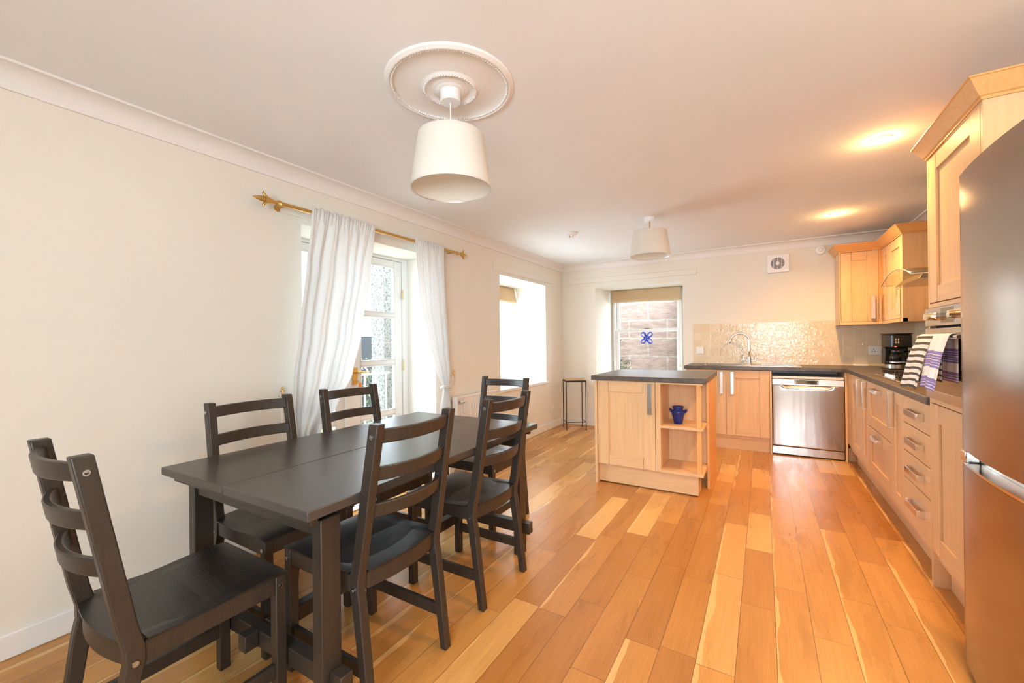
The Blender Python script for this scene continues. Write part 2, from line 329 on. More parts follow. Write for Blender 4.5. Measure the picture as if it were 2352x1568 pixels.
# ------------------------------------------------------------------ mesh builder
class MB:
    def __init__(s): s.v = []; s.f = []; s.uv = None
    def add(s, vs, fs):
        o = len(s.v); s.v += [Vector(v) for v in vs]; s.f += [tuple(i + o for i in f) for f in fs]; return s
    def box(s, x0, x1, y0, y1, z0, z1, mtx=None):
        vs = [Vector(p) for p in ((x0, y0, z0), (x1, y0, z0), (x1, y1, z0), (x0, y1, z0), (x0, y0, z1), (x1, y0, z1), (x1, y1, z1), (x0, y1, z1))]
        if mtx: vs = [mtx @ v for v in vs]
        return s.add(vs, [(0, 3, 2, 1), (4, 5, 6, 7), (0, 1, 5, 4), (1, 2, 6, 5), (2, 3, 7, 6), (3, 0, 4, 7)])
    def hexa(s, a, b):
        """two quads (4 points each) joined"""
        return s.add(list(a) + list(b), [(3, 2, 1, 0), (4, 5, 6, 7), (0, 1, 5, 4), (1, 2, 6, 5), (2, 3, 7, 6), (3, 0, 4, 7)])
    def prism(s, pts, axis, a, b):
        """polygon (2-D points) extruded along axis from a to b"""
        def P(p, t): return {'x': (t, p[0], p[1]), 'y': (p[0], t, p[1]), 'z': (p[0], p[1], t)}[axis]
        n = len(pts); vs = [P(p, a) for p in pts] + [P(p, b) for p in pts]
        fs = [tuple(range(n - 1, -1, -1)), tuple(range(n, 2 * n))] + [(i, (i + 1) % n, n + (i + 1) % n, n + i) for i in range(n)]
        return s.add(vs, fs)
    def cyl(s, p0, p1, r0, r1=None, n=16, cap=True):
        r1 = r0 if r1 is None else r1; p0 = Vector(p0); p1 = Vector(p1); d = (p1 - p0).normalized()
        a = d.orthogonal().normalized(); b = d.cross(a); vs = []
        for p, r in ((p0, r0), (p1, r1)):
            for i in range(n):
                t = 2 * PI * i / n; vs.append(p + a * (r * math.cos(t)) + b * (r * math.sin(t)))
        fs = [(i, (i + 1) % n, n + (i + 1) % n, n + i) for i in range(n)]
        if cap: fs += [tuple(range(n - 1, -1, -1)), tuple(range(n, 2 * n))]
        return s.add(vs, fs)
    def lathe(s, prof, c=(0, 0, 0), n=32, axis='z', close=False):
        c = Vector(c); vs = []
        for r, h in prof:
            for i in range(n):
                t = 2 * PI * i / n; x, y = r * math.cos(t), r * math.sin(t)
                vs.append(c + {'z': Vector((x, y, h)), 'y': Vector((x, h, y)), 'x': Vector((h, x, y))}[axis])
        m_ = len(prof); fs = []
        for k in range(m_ - 1 if not close else m_):
            k2 = (k + 1) % m_
            for i in range(n): fs.append((k * n + i, k * n + (i + 1) % n, k2 * n + (i + 1) % n, k2 * n + i))
        if not close:
            if prof[0][0] > 1e-5: fs.append(tuple(range(n - 1, -1, -1)))
            if prof[-1][0] > 1e-5: fs.append(tuple((m_ - 1) * n + i for i in range(n)))
        return s.add(vs, fs)
    def tube(s, pts, r, n=10, flat=1.0, closed=False):
        pts = [Vector(p) for p in pts]; vs = []; m_ = len(pts); prev = None
        for k, p in enumerate(pts):
            if closed: d = (pts[(k + 1) % m_] - pts[k - 1])
            else: d = pts[min(k + 1, m_ - 1)] - pts[max(k - 1, 0)]
            d.normalize()
            a = d.orthogonal() if prev is None else prev - d * prev.dot(d)
            a.normalize(); prev = a; b = d.cross(a); rr = r[k] if isinstance(r, (list, tuple)) else r
            for i in range(n):
                t = 2 * PI * i / n; vs.append(p + a * (rr * math.cos(t)) + b * (rr * flat * math.sin(t)))
        fs = []
        for k in range(m_ if closed else m_ - 1):
            k2 = (k + 1) % m_
            for i in range(n): fs.append((k * n + i, k * n + (i + 1) % n, k2 * n + (i + 1) % n, k2 * n + i))
        if not closed: fs += [tuple(range(n - 1, -1, -1)), tuple((m_ - 1) * n + i for i in range(n))]
        return s.add(vs, fs)
    def grid(s, fn, nu, nv, uv=False):
        vs = [fn(i / nu, j / nv) for j in range(nv + 1) for i in range(nu + 1)]
        fs = [(j * (nu + 1) + i, j * (nu + 1) + i + 1, (j + 1) * (nu + 1) + i + 1, (j + 1) * (nu + 1) + i) for j in range(nv) for i in range(nu)]
        if uv: s.uv = [(i / nu, 1 - j / nv) for j in range(nv + 1) for i in range(nu + 1)]
        return s.add(vs, fs)
    def build(s, name, material, parent=None, bevel=0.0, smooth=False, solid=0.0, world=False, seg=2):
        root = parent
        while root and root.parent: root = root.parent
        off = Vector(root.location) if (root and world) else Vector((0, 0, 0))
        if root and world and root.rotation_euler.z:
            inv = Matrix.Rotation(-root.rotation_euler.z, 4, 'Z'); vs = [inv @ (v - off) for v in s.v]
        else: vs = [v - off for v in s.v]
        me = bpy.data.meshes.new(name); me.from_pydata([tuple(v) for v in vs], [], s.f)
        bm = bmesh.new(); bm.from_mesh(me)
        if not s.uv: bmesh.ops.recalc_face_normals(bm, faces=bm.faces)
        bm.to_mesh(me); bm.free()
        if s.uv:
            ul = me.uv_layers.new(name='UVMap')
            for lp in me.loops: ul.data[lp.index].uv = s.uv[lp.vertex_index]
        me.materials.append(M[material] if isinstance(material, str) else material)
        o = bpy.data.objects.new(name, me); C.objects.link(o); o.parent = parent
        if smooth:
            for p in me.polygons: p.use_smooth = True
            if smooth != 'all': me.set_sharp_from_angle(angle=R(38))
        if solid:
            md = o.modifiers.new('thickness', 'SOLIDIFY'); md.thickness = solid; md.offset = 0
        if bevel:
            md = o.modifiers.new('bevel', 'BEVEL'); md.width = bevel; md.segments = seg; md.limit_method = 'ANGLE'; md.angle_limit = R(40)
            for p in me.polygons: p.use_smooth = True
            me.set_sharp_from_angle(angle=R(38)) if not smooth else None
        return o

def tag(o, label=None, cat=None, group=None, kind=None):
    if label: o['label'] = label
    if cat: o['category'] = cat
    if group: o['group'] = group
    if kind: o['kind'] = kind
    return o
def thing(name, label, cat, loc=(0, 0, 0), rz=0.0, group=None):
    o = bpy.data.objects.new(name, None); C.objects.link(o); o.empty_display_size = 0.05
    o.location = loc; o.rotation_euler = (0, 0, rz)
    return tag(o, label, cat, group)
def struct(name, mb, material, parent=None, **k):
    o = mb.build(name, material, parent, **k)
    if not parent: o['kind'] = 'structure'
    return o
def copy_tree(o, parent=None):
    c = o.copy(); C.objects.link(c); c.parent = parent
    for ch in list(o.children): copy_tree(ch, c)
    return c

# ------------------------------------------------------------------ room shell
XL, XR, YB, YN, H = -2.52, 1.30, 5.65, -1.45, 2.29
XLO, YBO = -3.14, 6.34
DY0, DY1, DZ = 1.60, 2.86, 1.968       # door recess
WY0, WY1, WZ0, WZ1 = 3.94, 5.085, 0.665, 1.954
BX0, BX1, BZ0, BZ1 = -2.02, -0.868, 0.62, 1.945
struct('floor', MB().box(XLO, XR + 0.1, YN - 0.35, YBO, -0.12, 0.0), 'floor')
struct('ceiling', MB().box(XLO, XR + 0.1, YN - 0.35, YBO, H, H + 0.12), 'ceiling')
wl = MB()
wl.box(XLO, XL, YN, DY0, 0, H).prism([(XL, DY1), (-2.925, DY1), (-2.93, 3.10), (XLO, 3.14), (XLO, WY0), (XL, WY0)], 'z', 0, H).box(XLO, XL, WY1, YBO, 0, H)
wl.box(XLO, XL, DY0, DY1, DZ, H).box(XLO, XL, WY0, WY1, WZ1, H).box(XLO, XL, WY0, WY1, 0, WZ0 - 0.02)
struct('wall_left', wl, 'wall')
wbk = MB()
wbk.prism([(XL, YB), (BX0, YB), (-1.945, YBO), (XL, YBO)], 'z', 0, H)
wbk.prism([(BX1, YB), (XR, YB), (XR, YBO), (-0.955, YBO)], 'z', 0, H)
wbk.prism([(BX0, YB), (BX1, YB), (-0.955, YBO), (-1.945, YBO)], 'z', BZ1, H)
wbk.prism([(BX0, YB), (BX1, YB), (-0.955, YBO), (-1.945, YBO)], 'z', 0, BZ0)
struct('wall_back', wbk, 'wall')
struct('wall_right', MB().box(XR, XR + 0.1, YN - 0.35, YBO, 0, H), 'wall')
NW = [(-0.4, 1.1)]  # window added in the unseen near wall to let in light
wn_ = MB().box(XL, NW[0][0], YN - 0.3, YN, 0, H).box(NW[0][1], XR, YN - 0.3, YN, 0, H)
for a, b_ in NW: wn_.box(a, b_, YN - 0.3, YN, 0, 0.7).box(a, b_, YN - 0.3, YN, 2.0, H)
struct('wall_near', wn_, 'wall')
# cove cornice
cv = [(0, 0.0), (0.012, 0.0), (0.012, 0.010)] + [(0.012 + 0.075 * (1 - math.cos(t)), 0.010 + 0.065 * math.sin(t)) for t in [R(a) for a in range(0, 91, 10)]] + [(0.096, 0.075), (0.096, 0.085), (0, 0.085)]
z0 = H - 0.085
struct('trim_1', MB().prism([(XL + a, z0 + b_) for a, b_ in cv], 'y', YN, YB), 'cove', smooth=True)
struct('trim_2', MB().prism([(YB - a, z0 + b_) for a, b_ in cv], 'x', XL, XR), 'cove', smooth=True)
struct('trim_3', MB().prism([(XR - a, z0 + b_) for a, b_ in cv], 'y', YN, YB), 'cove', smooth=True)
# skirting boards
def skirt(name, pts):
    mb = MB()
    for x0, x1, y0, y1 in pts: mb.box(x0, x1, y0, y1, 0, 0.097)
    return struct(name, mb, 'white', bevel=0.006)
skirt('baseboard_left', [(XL, XL + 0.016, YN, DY0), (XL, XL + 0.016, DY1, YB - 0.016)])
skirt('baseboard_back', [(XL, -0.78, YB - 0.016, YB)])
# shallow boxed boards over the openings
def board(name, x0, x1, y0, y1, zb, zt):
    struct(name, MB().box(x0, x1, y0, y1, zb, zt), 'wall', bevel=0.005)
board('trim_4', XL, XL + 0.012, 1.462, 3.09, 2.005, 2.075)
board('trim_5', XL, XL + 0.012, 3.80, 5.27, 1.995, 2.07)
board('trim_6', -2.46, -0.705, YB - 0.012, YB, 2.015, 2.088)

# ---- french door in the left wall
dX = -2.85
door = struct('door_1', MB().box(dX - 0.07, dX, DY0, DY0 + 0.055, 0, DZ).box(dX - 0.07, dX, DY1 - 0.065, DY1, 0, DZ).box(dX - 0.07, dX, DY0 + 0.055, DY1 - 0.065, DZ - 0.022, DZ), 'white', bevel=0.003)
def leaf(y0, y1, gy0, gy1, name):
    rows = [(0.15, 0.565), (0.605, 0.643 + 0.37), (1.05, 1.435), (1.468, 1.885)]
    mb = MB(); x0, x1 = dX - 0.055, dX - 0.012
    mb.box(x0, x1, y0, gy0, 0.012, DZ - 0.025).box(x0, x1, gy1, y1, 0.012, DZ - 0.025)
    zs = [0.012] + [z for r_ in rows for z in r_] + [DZ - 0.025]
    for i in range(0, len(zs), 2): mb.box(x0, x1, gy0, gy1, zs[i], zs[i + 1])
    lf = struct(name, mb, 'white', door, bevel=0.004)
    bd = MB()
    for za, zb in rows:
        w = 0.010
        bd.box(x1 - 0.008, x1 + 0.003, gy0, gy0 + w, za, zb).box(x1 - 0.008, x1 + 0.003, gy1 - w, gy1, za, zb)
        bd.box(x1 - 0.008, x1 + 0.003, gy0, gy1, za, za + w).box(x1 - 0.008, x1 + 0.003, gy0, gy1, zb - w, zb)
    struct('glazing_bead', bd, 'white', lf, bevel=0.002)
    g = MB()
    for za, zb in rows: g.box(dX - 0.036, dX - 0.032, gy0, gy1, za, zb)
    struct('glass_pane', g, 'glass', lf)
    return lf
leaf(1.658, 2.185, 1.75, 2.09, 'door_leaf')
lf2 = leaf(2.19, 2.792, 2.325, 2.705, 'door_leaf')
struct('cover_strip', MB().box(dX - 0.012, dX + 0.008, 2.165, 2.215, 0.012, DZ - 0.03), 'white', lf2, bevel=0.004)
struct('threshold', MB().box(XLO, XL, DY0, DY1, -0.02, 0.008), 'white', door)
hp = MB().box(dX - 0.012, dX - 0.006, 2.243, 2.292, 0.865, 1.005)
struct('handle_plate', hp, 'gold', lf2, bevel=0.002)
struct('handle', MB().cyl((dX - 0.008, 2.265, 0.965), (dX + 0.04, 2.265, 0.965), 0.008).tube([(dX + 0.035, 2.262, 0.965), (dX + 0.042, 2.29, 0.967), (dX + 0.04, 2.34, 0.962), (dX + 0.036, 2.375, 0.968)], [0.008, 0.008, 0.007, 0.006]), 'gold', lf2, smooth=True)
key = thing('door_key', 'key with an orange tag hanging from the glazed door lock', 'key', (dX, 2.268, 0.895))
MB().cyl((dX - 0.006, 2.268, 0.893), (dX + 0.03, 2.268, 0.893), 0.003, n=8).lathe([(0.006, -0.0015), (0.012, -0.0015), (0.012, 0.0015), (0.006, 0.0015)], (dX + 0.032, 2.268, 0.893), 16, 'y', True).build('key_shank', 'nickel', key, world=True)
MB().box(dX + 0.028, dX + 0.032, 2.272, 2.298, 0.838, 0.882).tube([(dX + 0.03, 2.268, 0.884), (dX + 0.031, 2.276, 0.884), (dX + 0.03, 2.284, 0.88)], 0.0015, 6).build('key_tag', 'orange', key, world=True, bevel=0.002)
for z in (0.35, 0.95, 1.6): struct('hinge', MB().cyl((dX + 0.003, DY1 - 0.067, z), (dX + 0.003, DY1 - 0.067, z + 0.09), 0.005, n=10), 'gold', door, smooth=True)

# ---- sash windows
def sash_window(name, axis, plane, a0, a1, zb, zt, mid, sgn):
    """axis: 'x' wall (plane x, runs along y) or 'y'; sgn = direction pointing outdoors"""
    def bx(mb, a, b_, z0_, z1_, d0, d1):
        p0, p1 = sorted((plane + sgn * d0, plane + sgn * d1))
        if axis == 'x': mb.box(p0, p1, a, b_, z0_, z1_)
        else: mb.box(a, b_, p0, p1, z0_, z1_)
        return mb
    fr = MB(); bx(fr, a0, a0 + 0.028, zb, zt, -0.02, 0.10); bx(fr, a1 - 0.028, a1, zb, zt, -0.02, 0.10)
    bx(fr, a0 + 0.028, a1 - 0.028, zt - 0.03, zt, -0.02, 0.10); bx(fr, a0 + 0.028, a1 - 0.028, zb, zb + 0.03, -0.02, 0.10)
    w = struct(name, fr, 'white', bevel=0.003)
    for nm, za, zc, d0 in (('sash_lower', zb + 0.03, mid + 0.022, 0.005), ('sash_upper', mid - 0.022, zt - 0.03, 0.05)):
        mb = MB(); st = 0.045; b0, b1 = a0 + 0.03, a1 - 0.03
        bx(mb, b0, b0 + st, za, zc, d0, d0 + 0.04); bx(mb, b1 - st, b1, za, zc, d0, d0 + 0.04)
        bx(mb, b0 + st, b1 - st, za, za + (0.065 if 'lower' in nm else 0.04), d0, d0 + 0.04); bx(mb, b0 + st, b1 - st, zc - 0.04, zc, d0, d0 + 0.04)
        sh = struct(nm, mb, 'white', w, bevel=0.004)
        g = MB(); bx(g, b0 + st - 0.004, b1 - st + 0.004, za + 0.03, zc - 0.03, d0 + 0.018, d0 + 0.022)
        struct('glass_pane', g, 'glass', sh)
    lk = MB(); c = (a0 + a1) / 2
    bx(lk, c - 0.035, c + 0.035, mid + 0.020, mid + 0.032, 0.008, 0.030)
    struct('sash_catch', lk, 'dark_plastic', w, bevel=0.003)
    return w
win1 = sash_window('window_1', 'x', -3.06, WY0 - 0.0, WY1, WZ0 + 0.005, WZ1, 1.30, -1)
win2 = sash_window('window_2', 'y', 6.20, -1.93, -0.965, BZ0 + 0.005, BZ1, 1.345, 1)
struct('window_sill', MB().box(XLO + 0.02, XL + 0.018, WY0 - 0.035, WY1 + 0.035, WZ0 - 0.035, WZ0), 'white', win1, bevel=0.005)
struct('window_sill', MB().prism([(BX0 - 0.03, YB - 0.018), (BX1 + 0.03, YB - 0.018), (-0.955, YBO - 0.02), (-1.945, YBO - 0.02)], 'z', BZ0 - 0.03, BZ0 + 0.004), 'white', win2, bevel=0.005)
for k, (a, b_) in enumerate(NW):
    sash_window('window_%d' % (k + 3), 'y', YN - 0.12, a, b_, 0.7, 2.0, 1.35, -1)

# knot-work sun catcher on the pane
sc_ = thing('window_sticker', 'blue looping knot shaped sticker on the back window lower pane', 'sticker', (-1.452, 6.215, 1.235))
mb = MB()
for q in range(4):
    a0 = R(45 + 90 * q)
    pts = []
    for i in range(25):
        t = i / 24; ang = -PI * 0.97 + 2 * PI * 0.97 * t
        lx = 0.066 + 0.036 * math.cos(ang); ly = 0.027 * math.sin(ang)
        pts.append((lx * math.cos(a0) - ly * math.sin(a0), -0.004, lx * math.sin(a0) + ly * math.cos(a0)))
    mb.tube(pts, 0.0155, 8, 0.2)
    mb.tube([(0.035 * math.cos(a0 + 0.5), -0.004, 0.035 * math.sin(a0 + 0.5)), (0, -0.004, 0), (0.042 * math.cos(a0 + PI + 0.7), -0.004, 0.042 * math.sin(a0 + PI + 0.7))], 0.010, 6, 0.3)
mb.build('knot', 'sticker', sc_, smooth=True)

# roman blinds
def blind(label, axis, plane, a0, a1, zt, zb, sgn):
    t = thing('roman_blind', label, 'blind', ((plane, (a0 + a1) / 2, zb) if axis == 'x' else ((a0 + a1) / 2, plane, zb)), group='roman blinds over the sash windows')
    prof = [(0.0, zt), (0.03, zt), (0.045, zt - 0.07), (0.070, zb + 0.03), (0.062, zb + 0.012), (0.045, zb), (0.030, zb + 0.006), (0.035, zb + 0.02), (0.02, zb + 0.03), (0.0, zb + 0.03)]
    def P(a, d, z): return (plane - sgn * d, a, z) if axis == 'x' else (a, plane - sgn * d, z)
    def fn(u, v):
        k = v * (len(prof) - 1); i = min(int(k), len(prof) - 2); f = k - i
        d = prof[i][0] * (1 - f) + prof[i + 1][0] * f; z = prof[i][1] * (1 - f) + prof[i + 1][1] * f
        wv = 0.004 * math.sin(u * 19) * math.sin(v * 5) + 0.006 * math.sin(u * 9 + v * 7) * v * (0.4 + u)
        return P(a0 + (a1 - a0) * u, d + wv, z + 0.004 * math.sin(u * 5) * (v > 0.3))
    mb = MB().grid(fn, 60, 36)
    f = mb.build('fabric', 'linen', t, world=True, smooth='all', solid=0.003)
    hb = MB()
    p0, p1 = sorted((plane, plane - sgn * 0.028))
    hb.box(*((p0, p1, a0 + 0.005, a1 - 0.005) if axis == 'x' else (a0 + 0.005, a1 - 0.005, p0, p1)), zt - 0.03, zt - 0.002)
    hb.build('head_rail', 'white', t, world=True)
    cd = MB(); e = a1 - 0.02
    pts = [P(e, 0.035, zt - 0.05 - (zt - 0.05 - 0.86) * k / 10) for k in range(11)]
    cd.tube(pts, 0.0015, 6); cd.lathe([(0.0, -0.02), (0.007, -0.018), (0.006, 0.0), (0.002, 0.018), (0, 0.02)], P(e, 0.035, 0.85), 10)
    cd.build('pull_cord', 'oakedge', t, world=True, smooth=True)
    return t
blind('beige roman blind folded up over the back window', 'y', 6.17, -1.935, -0.965, BZ1 - 0.004, 1.755, 1)
blind('beige roman blind folded up in the bright side window recess', 'x', -3.035, WY0 + 0.01, WY1 - 0.01, WZ1 - 0.004, 1.735, -1)

# ------------------------------------------------------------------ outdoors
struct('ground', MB().box(-16, XLO, -4, 16, -0.30, -0.12).box(XLO, 4, YBO, 16, -0.30, -0.12), 'grass')
ow = MB().box(-3.25, -1.22, 7.6, 8.0, -0.12, 5.5)
tag(ow.build('garden_wall', 'stone'), 'pink sandstone block wall seen through the back window', 'wall')
tag(MB().box(-1.22, -0.2, 7.42, 8.0, -0.12, 5.5).build('wall_pier', 'roughcast'), 'grey pebbled strip of wall beside the pink stone behind the back window', 'wall')
tag(MB().box(-9.0, -8.5, 3.6, 10, -0.12, 5.5).build('house_wall', 'stone'), 'pink stone building far outside the glazed door', 'building')
tag(MB().box(-12.0, -5.2, 12.5, 13.0, -0.12, 4.5).build('added_white_wall', 'white'), 'white wall added far outside to keep the side window bright', 'wall')  # added white backdrop so the lower side pane reads as bright daylight
tag(MB().box(-7.0, -6.3, 4.7, 5.7, -0.12, 1.33).build('slate_wall', 'slate'), 'dark grey panel seen through the door beside the pebbled pillar', 'panel')
PY0 = 3.72
pil = MB().box(-4.36, -4.13, PY0, PY0 + 0.84, -0.12, 4.2)
pl_ = tag(pil.build('porch_pillar', 'roughcast'), 'grey pebble-faced block pillar just outside the glazed door', 'pillar')
for z in (0.35, 0.82, 1.20, 1.72, 2.18): MB().box(-4.363, -4.127, PY0 - 0.003, PY0 + 0.843, z, z + 0.008).build('mortar_joint', 'stone', pl_)
def leaves(mb, c, n, spread, size, rnd):
    for _ in range(n):
        g = lambda s_: max(-1.5, min(1.5, rnd.gauss(0, 1))) * s_
        p = Vector(c) + Vector((g(spread[0]), g(spread[1]), g(spread[2])))
        p.z = max(p.z, 0.0)
        q = Euler((rnd.uniform(-1, 1), rnd.uniform(-1, 1), rnd.uniform(0, 6.3))).to_matrix(); s_ = size * rnd.uniform(0.6, 1.3)
        pts = [Vector((0, 0, 0)), Vector((s_ * 0.5, s_ * 0.2, 0.01)), Vector((s_, 0, 0)), Vector((s_ * 0.5, -s_ * 0.2, 0.01))]
        mb.add([p + q @ v for v in pts], [(0, 1, 2, 3)])
rnd = random.Random(3)
def bush(label, loc, n, spread, size, m_='leaf', stems=6):
    t = thing('garden_shrub', label, 'shrub', loc)
    st = MB()
    for k in range(stems):
        a = rnd.uniform(0, 6.28); r_ = rnd.uniform(0.3, 1) * max(spread[0], spread[1]) * 1.2
        st.tube([(0, 0, -0.02), (r_ * 0.3 * math.cos(a), r_ * 0.3 * math.sin(a), spread[2] * 1.0), (r_ * math.cos(a), r_ * math.sin(a), spread[2] * 2.0)], [0.008, 0.006, 0.003], 6)
    st.build('stem', 'stem', t)
    lf = MB(); leaves(lf, (0, 0, spread[2] * 1.2), n, spread, size, rnd); o = lf.build('foliage', m_, t, solid=0.001)
    return t
# leafy sapling in front of the back window
t = thing('garden_sapling', 'slender green sapling outside the left of the back window', 'sapling', (-2.22, 7.05, -0.12))
st = MB(); lf = MB()
for k, (dx, h_) in enumerate(((0.0, 1.34), (0.10, 0.98), (-0.12, 2.28), (-0.2, 1.2))):
    top = Vector((dx + 0.10, 0.0, h_)); st.tube([(dx * 0.3, 0, -0.02), (dx * 0.7, 0.02, h_ * 0.5), top], [0.008, 0.006, 0.003], 6)
    for j in range(9):
        b0 = Vector((dx * 0.9 + 0.04, 0, h_ * (0.52 + 0.055 * j))) if h_ < 2 else Vector((dx + 0.1, 0, h_ - 0.2 + 0.03 * j))
        a = rnd.uniform(0, 6.28); L_ = rnd.uniform(0.10, 0.20); e = b0 + Vector((L_ * math.cos(a), L_ * math.sin(a) * 0.6, 0.03))
        st.tube([b0, (b0 + e) / 2 + Vector((0, 0, 0.02)), e], 0.0025, 5)
        for i in range(9):
            p = b0.lerp(e, 0.3 + 0.7 * i / 8); sd = (i % 2) * 2 - 1
            dr = Vector((rnd.uniform(-0.3, 0.6), rnd.uniform(-.3, .3), sd * 0.5 - 0.2)).normalized() * 0.052
            pr_ = Vector((dr.z, 0, -dr.x)) * 0.18
            lf.add([p, p + dr * 0.5 + pr_, p + dr, p + dr * 0.5 - pr_], [(0, 1, 2, 3)])
st.build('stem', 'stem', t); lf.build('foliage', 'leaf', t, solid=0.0008)
bush('low green shrub behind the iron gate outside the glazed door', (-5.35, 4.05, -0.12), 460, (0.25, 0.25, 0.30), 0.07)
bush('yellow-green grassy clump outside the left door leaf', (-4.7, 2.75, -0.12), 460, (0.28, 0.35, 0.22), 0.09, 'straw')
bush('dense leafy shrub in front of the grey panel outdoors', (-5.6, 4.95, -0.12), 460, (0.22, 0.26, 0.40), 0.08)
gt = thing('garden_railing', 'white scrolled iron railing just outside the glazed door', 'railing', (-3.75, 2.9, -0.12))
mb = MB()
for k in range(9): mb.cyl((-3.75, 2.2 + 0.15 * k, -0.12), (-3.75, 2.2 + 0.15 * k, 0.86), 0.009, n=8)
mb.tube([(-3.75, 2.15, 0.86), (-3.75, 3.45, 0.86)], 0.012, 8).tube([(-3.75, 2.15, 0.10), (-3.75, 3.45, 0.10)], 0.010, 8)
mb.build('railing_bar', 'white', gt, world=True, smooth=True)
mb = MB(); mb.tube([(-3.75, 2.95 + 0.2 * math.cos(a), 0.86 + 0.13 * math.sin(a)) for a in [PI * k / 16 for k in range(17)]], 0.008, 8)
for cy in (2.87, 3.03): mb.tube([(-3.75, cy + 0.045 * math.cos(a) * (1 - k / 40), 0.92 + 0.04 * math.sin(a) * (1 - k / 40)) for k, a in enumerate([2.2 * PI * k / 24 for k in range(25)])], 0.006, 8)
mb.build('scroll', 'white', gt, world=True, smooth=True)

# ------------------------------------------------------------------ chairs
def make_chair(label):
    t = thing('dining_chair', label, 'chair', group='black wooden ladder-back chairs around the dining table')
    XO, WP = 0.200, 0.033
    def py(z): return -0.182 - 0.050 * (0.42 - z) / 0.42 if z <= 0.42 else -0.182 - 0.090 * (z - 0.42) / 0.525
    def dep(z): return 0.030 + 0.012 * z / 0.42 if z <= 0.42 else 0.042
    for s in (-1, 1):
        mb = MB(); zs = [0, 0.14, 0.28, 0.36, 0.40, 0.44, 0.50, 0.65, 0.80, 0.945]; rows = []
        for z in zs:
            y = py(z)
            if z in (0.40, 0.44): y -= -0.004
            xo = XO - 0.008 * max(0, z - 0.42) / 0.525
            rows.append([(s * xo, y, z), (s * (xo - WP), y, z), (s * (xo - WP), y + dep(z), z), (s * xo, y + dep(z), z)])
        n = len(rows); vs = [p for r_ in rows for p in r_]; fs = [(0, 1, 2, 3), tuple(4 * (n - 1) + k for k in range(4))]
        for k in range(n - 1):
            for i in range(4): fs.append((4 * k + i, 4 * k + (i + 1) % 4, 4 * k + 4 + (i + 1) % 4, 4 * k + 4 + i))
        mb.add(vs, fs); pt = mb.build('rear_post', 'black', t, bevel=0.004, seg=3)
        for z, dy in ((0.905, 0.02), (0.405, 0.022)):
            xo = XO - 0.008 * max(0, z - 0.42) / 0.525
            MB().lathe([(0.0, 0), (0.0035, 0.0), (0.0045, 0.003 * s), (0.0075, 0.003 * s), (0.008, -0.002 * s)], (s * xo, py(z) + dy, z), 14, 'x').build('bolt', 'bolt', pt, smooth=True)
        lg = MB().box(*sorted((s * XO, s * (XO - 0.034))), 0.191, 0.225, 0, 0.452)
        lo = lg.build('leg', 'black', t, bevel=0.003)
        MB().lathe([(0.0, 0), (0.0035, 0.0), (0.0045, 0.003 * s), (0.0075, 0.003 * s), (0.008, -0.002 * s)], (s * XO, 0.208, 0.415), 14, 'x').build('bolt', 'bolt', lo, smooth=True)
        MB().box(*sorted((s * (XO - 0.004), s * (XO - 0.022))), -0.14, 0.192, 0.392, 0.449).build('side_rail', 'black', t, bevel=0.002)
        MB().box(*sorted((s * (XO - 0.008), s * (XO - 0.026))), py(0.15) + 0.03, 0.192, 0.120, 0.165).build('stretcher', 'black', t, bevel=0.002)
    MB().box(-XO + 0.033, XO - 0.033, 0.203, 0.221, 0.392, 0.449).build('front_rail', 'black', t, bevel=0.002)
    # curved rear rail and slats
    def arc(z0_, z1_, th, bow, yoff, xo):
        mb = MB(); n = 18; vs = []
        for k in range(n + 1):
            u = -1 + 2 * k / n; x = u * xo
            for z in (z0_, z1_):
                y = py((z0_ + z1_) / 2 if bow < 0.03 else z) + yoff - bow * (1 - u * u)
                vs += [(x, y, z), (x, y + th, z)]
        fs = []
        for k in range(n):
            a = 4 * k; b_ = a + 4
            fs += [(a, b_, b_ + 2, a + 2), (a + 1, a + 3, b_ + 3, b_ + 1), (a, a + 1, b_ + 1, b_), (a + 2, b_ + 2, b_ + 3, a + 3)]
        fs += [(0, 2, 3, 1), (4 * n, 4 * n + 1, 4 * n + 3, 4 * n + 2)]
        return mb.add(vs, fs)
    for z in (0.903, 0.779, 0.655):
        arc(z - 0.024, z + 0.024, 0.019, 0.040, 0.012, XO - WP - 0.001).build('back_slat', 'black', t, bevel=0.004)
    arc(0.392, 0.449, 0.018, 0.024, 0.012, XO - WP - 0.001).build('rear_rail', 'black', t, bevel=0.002)
    # saddle seat
    def top(u, v):
        y0, y1 = -0.172, 0.230; x = (u * 2 - 1) * 0.203
        xx = (u * 2 - 1)
        yb = y0 - 0.026 * (1 - xx * xx) if abs(xx) < 0.82 else -0.138
        y = yb + (y1 - yb) * v
        dip = 0.013 * (math.exp(-((v - 0.36) / 0.28) ** 2)) * (1 - 0.3 * xx * xx) + 0.006 * math.exp(-((v - 1.02) / 0.08) ** 2)
        ridge = 0.0
        return Vector((x, y, 0.459 - dip + ridge))
    nu, nv = 34, 26
    vs = [top(i / nu, j / nv) for j in range(nv + 1) for i in range(nu + 1)]
    T = len(vs); vs += [Vector((p.x, p.y, 0.4495)) for p in vs]; fs = []
    def id_(i, j): return j * (nu + 1) + i
    for j in range(nv):
        for i in range(nu):
            q = (id_(i, j), id_(i + 1, j), id_(i + 1, j + 1), id_(i, j + 1)); fs.append(q); fs.append(tuple(T + k for k in reversed(q)))
    for i in range(nu):
        fs.append((id_(i + 1, 0), id_(i, 0), T + id_(i, 0), T + id_(i + 1, 0))); fs.append((id_(i, nv), id_(i + 1, nv), T + id_(i + 1, nv), T + id_(i, nv)))
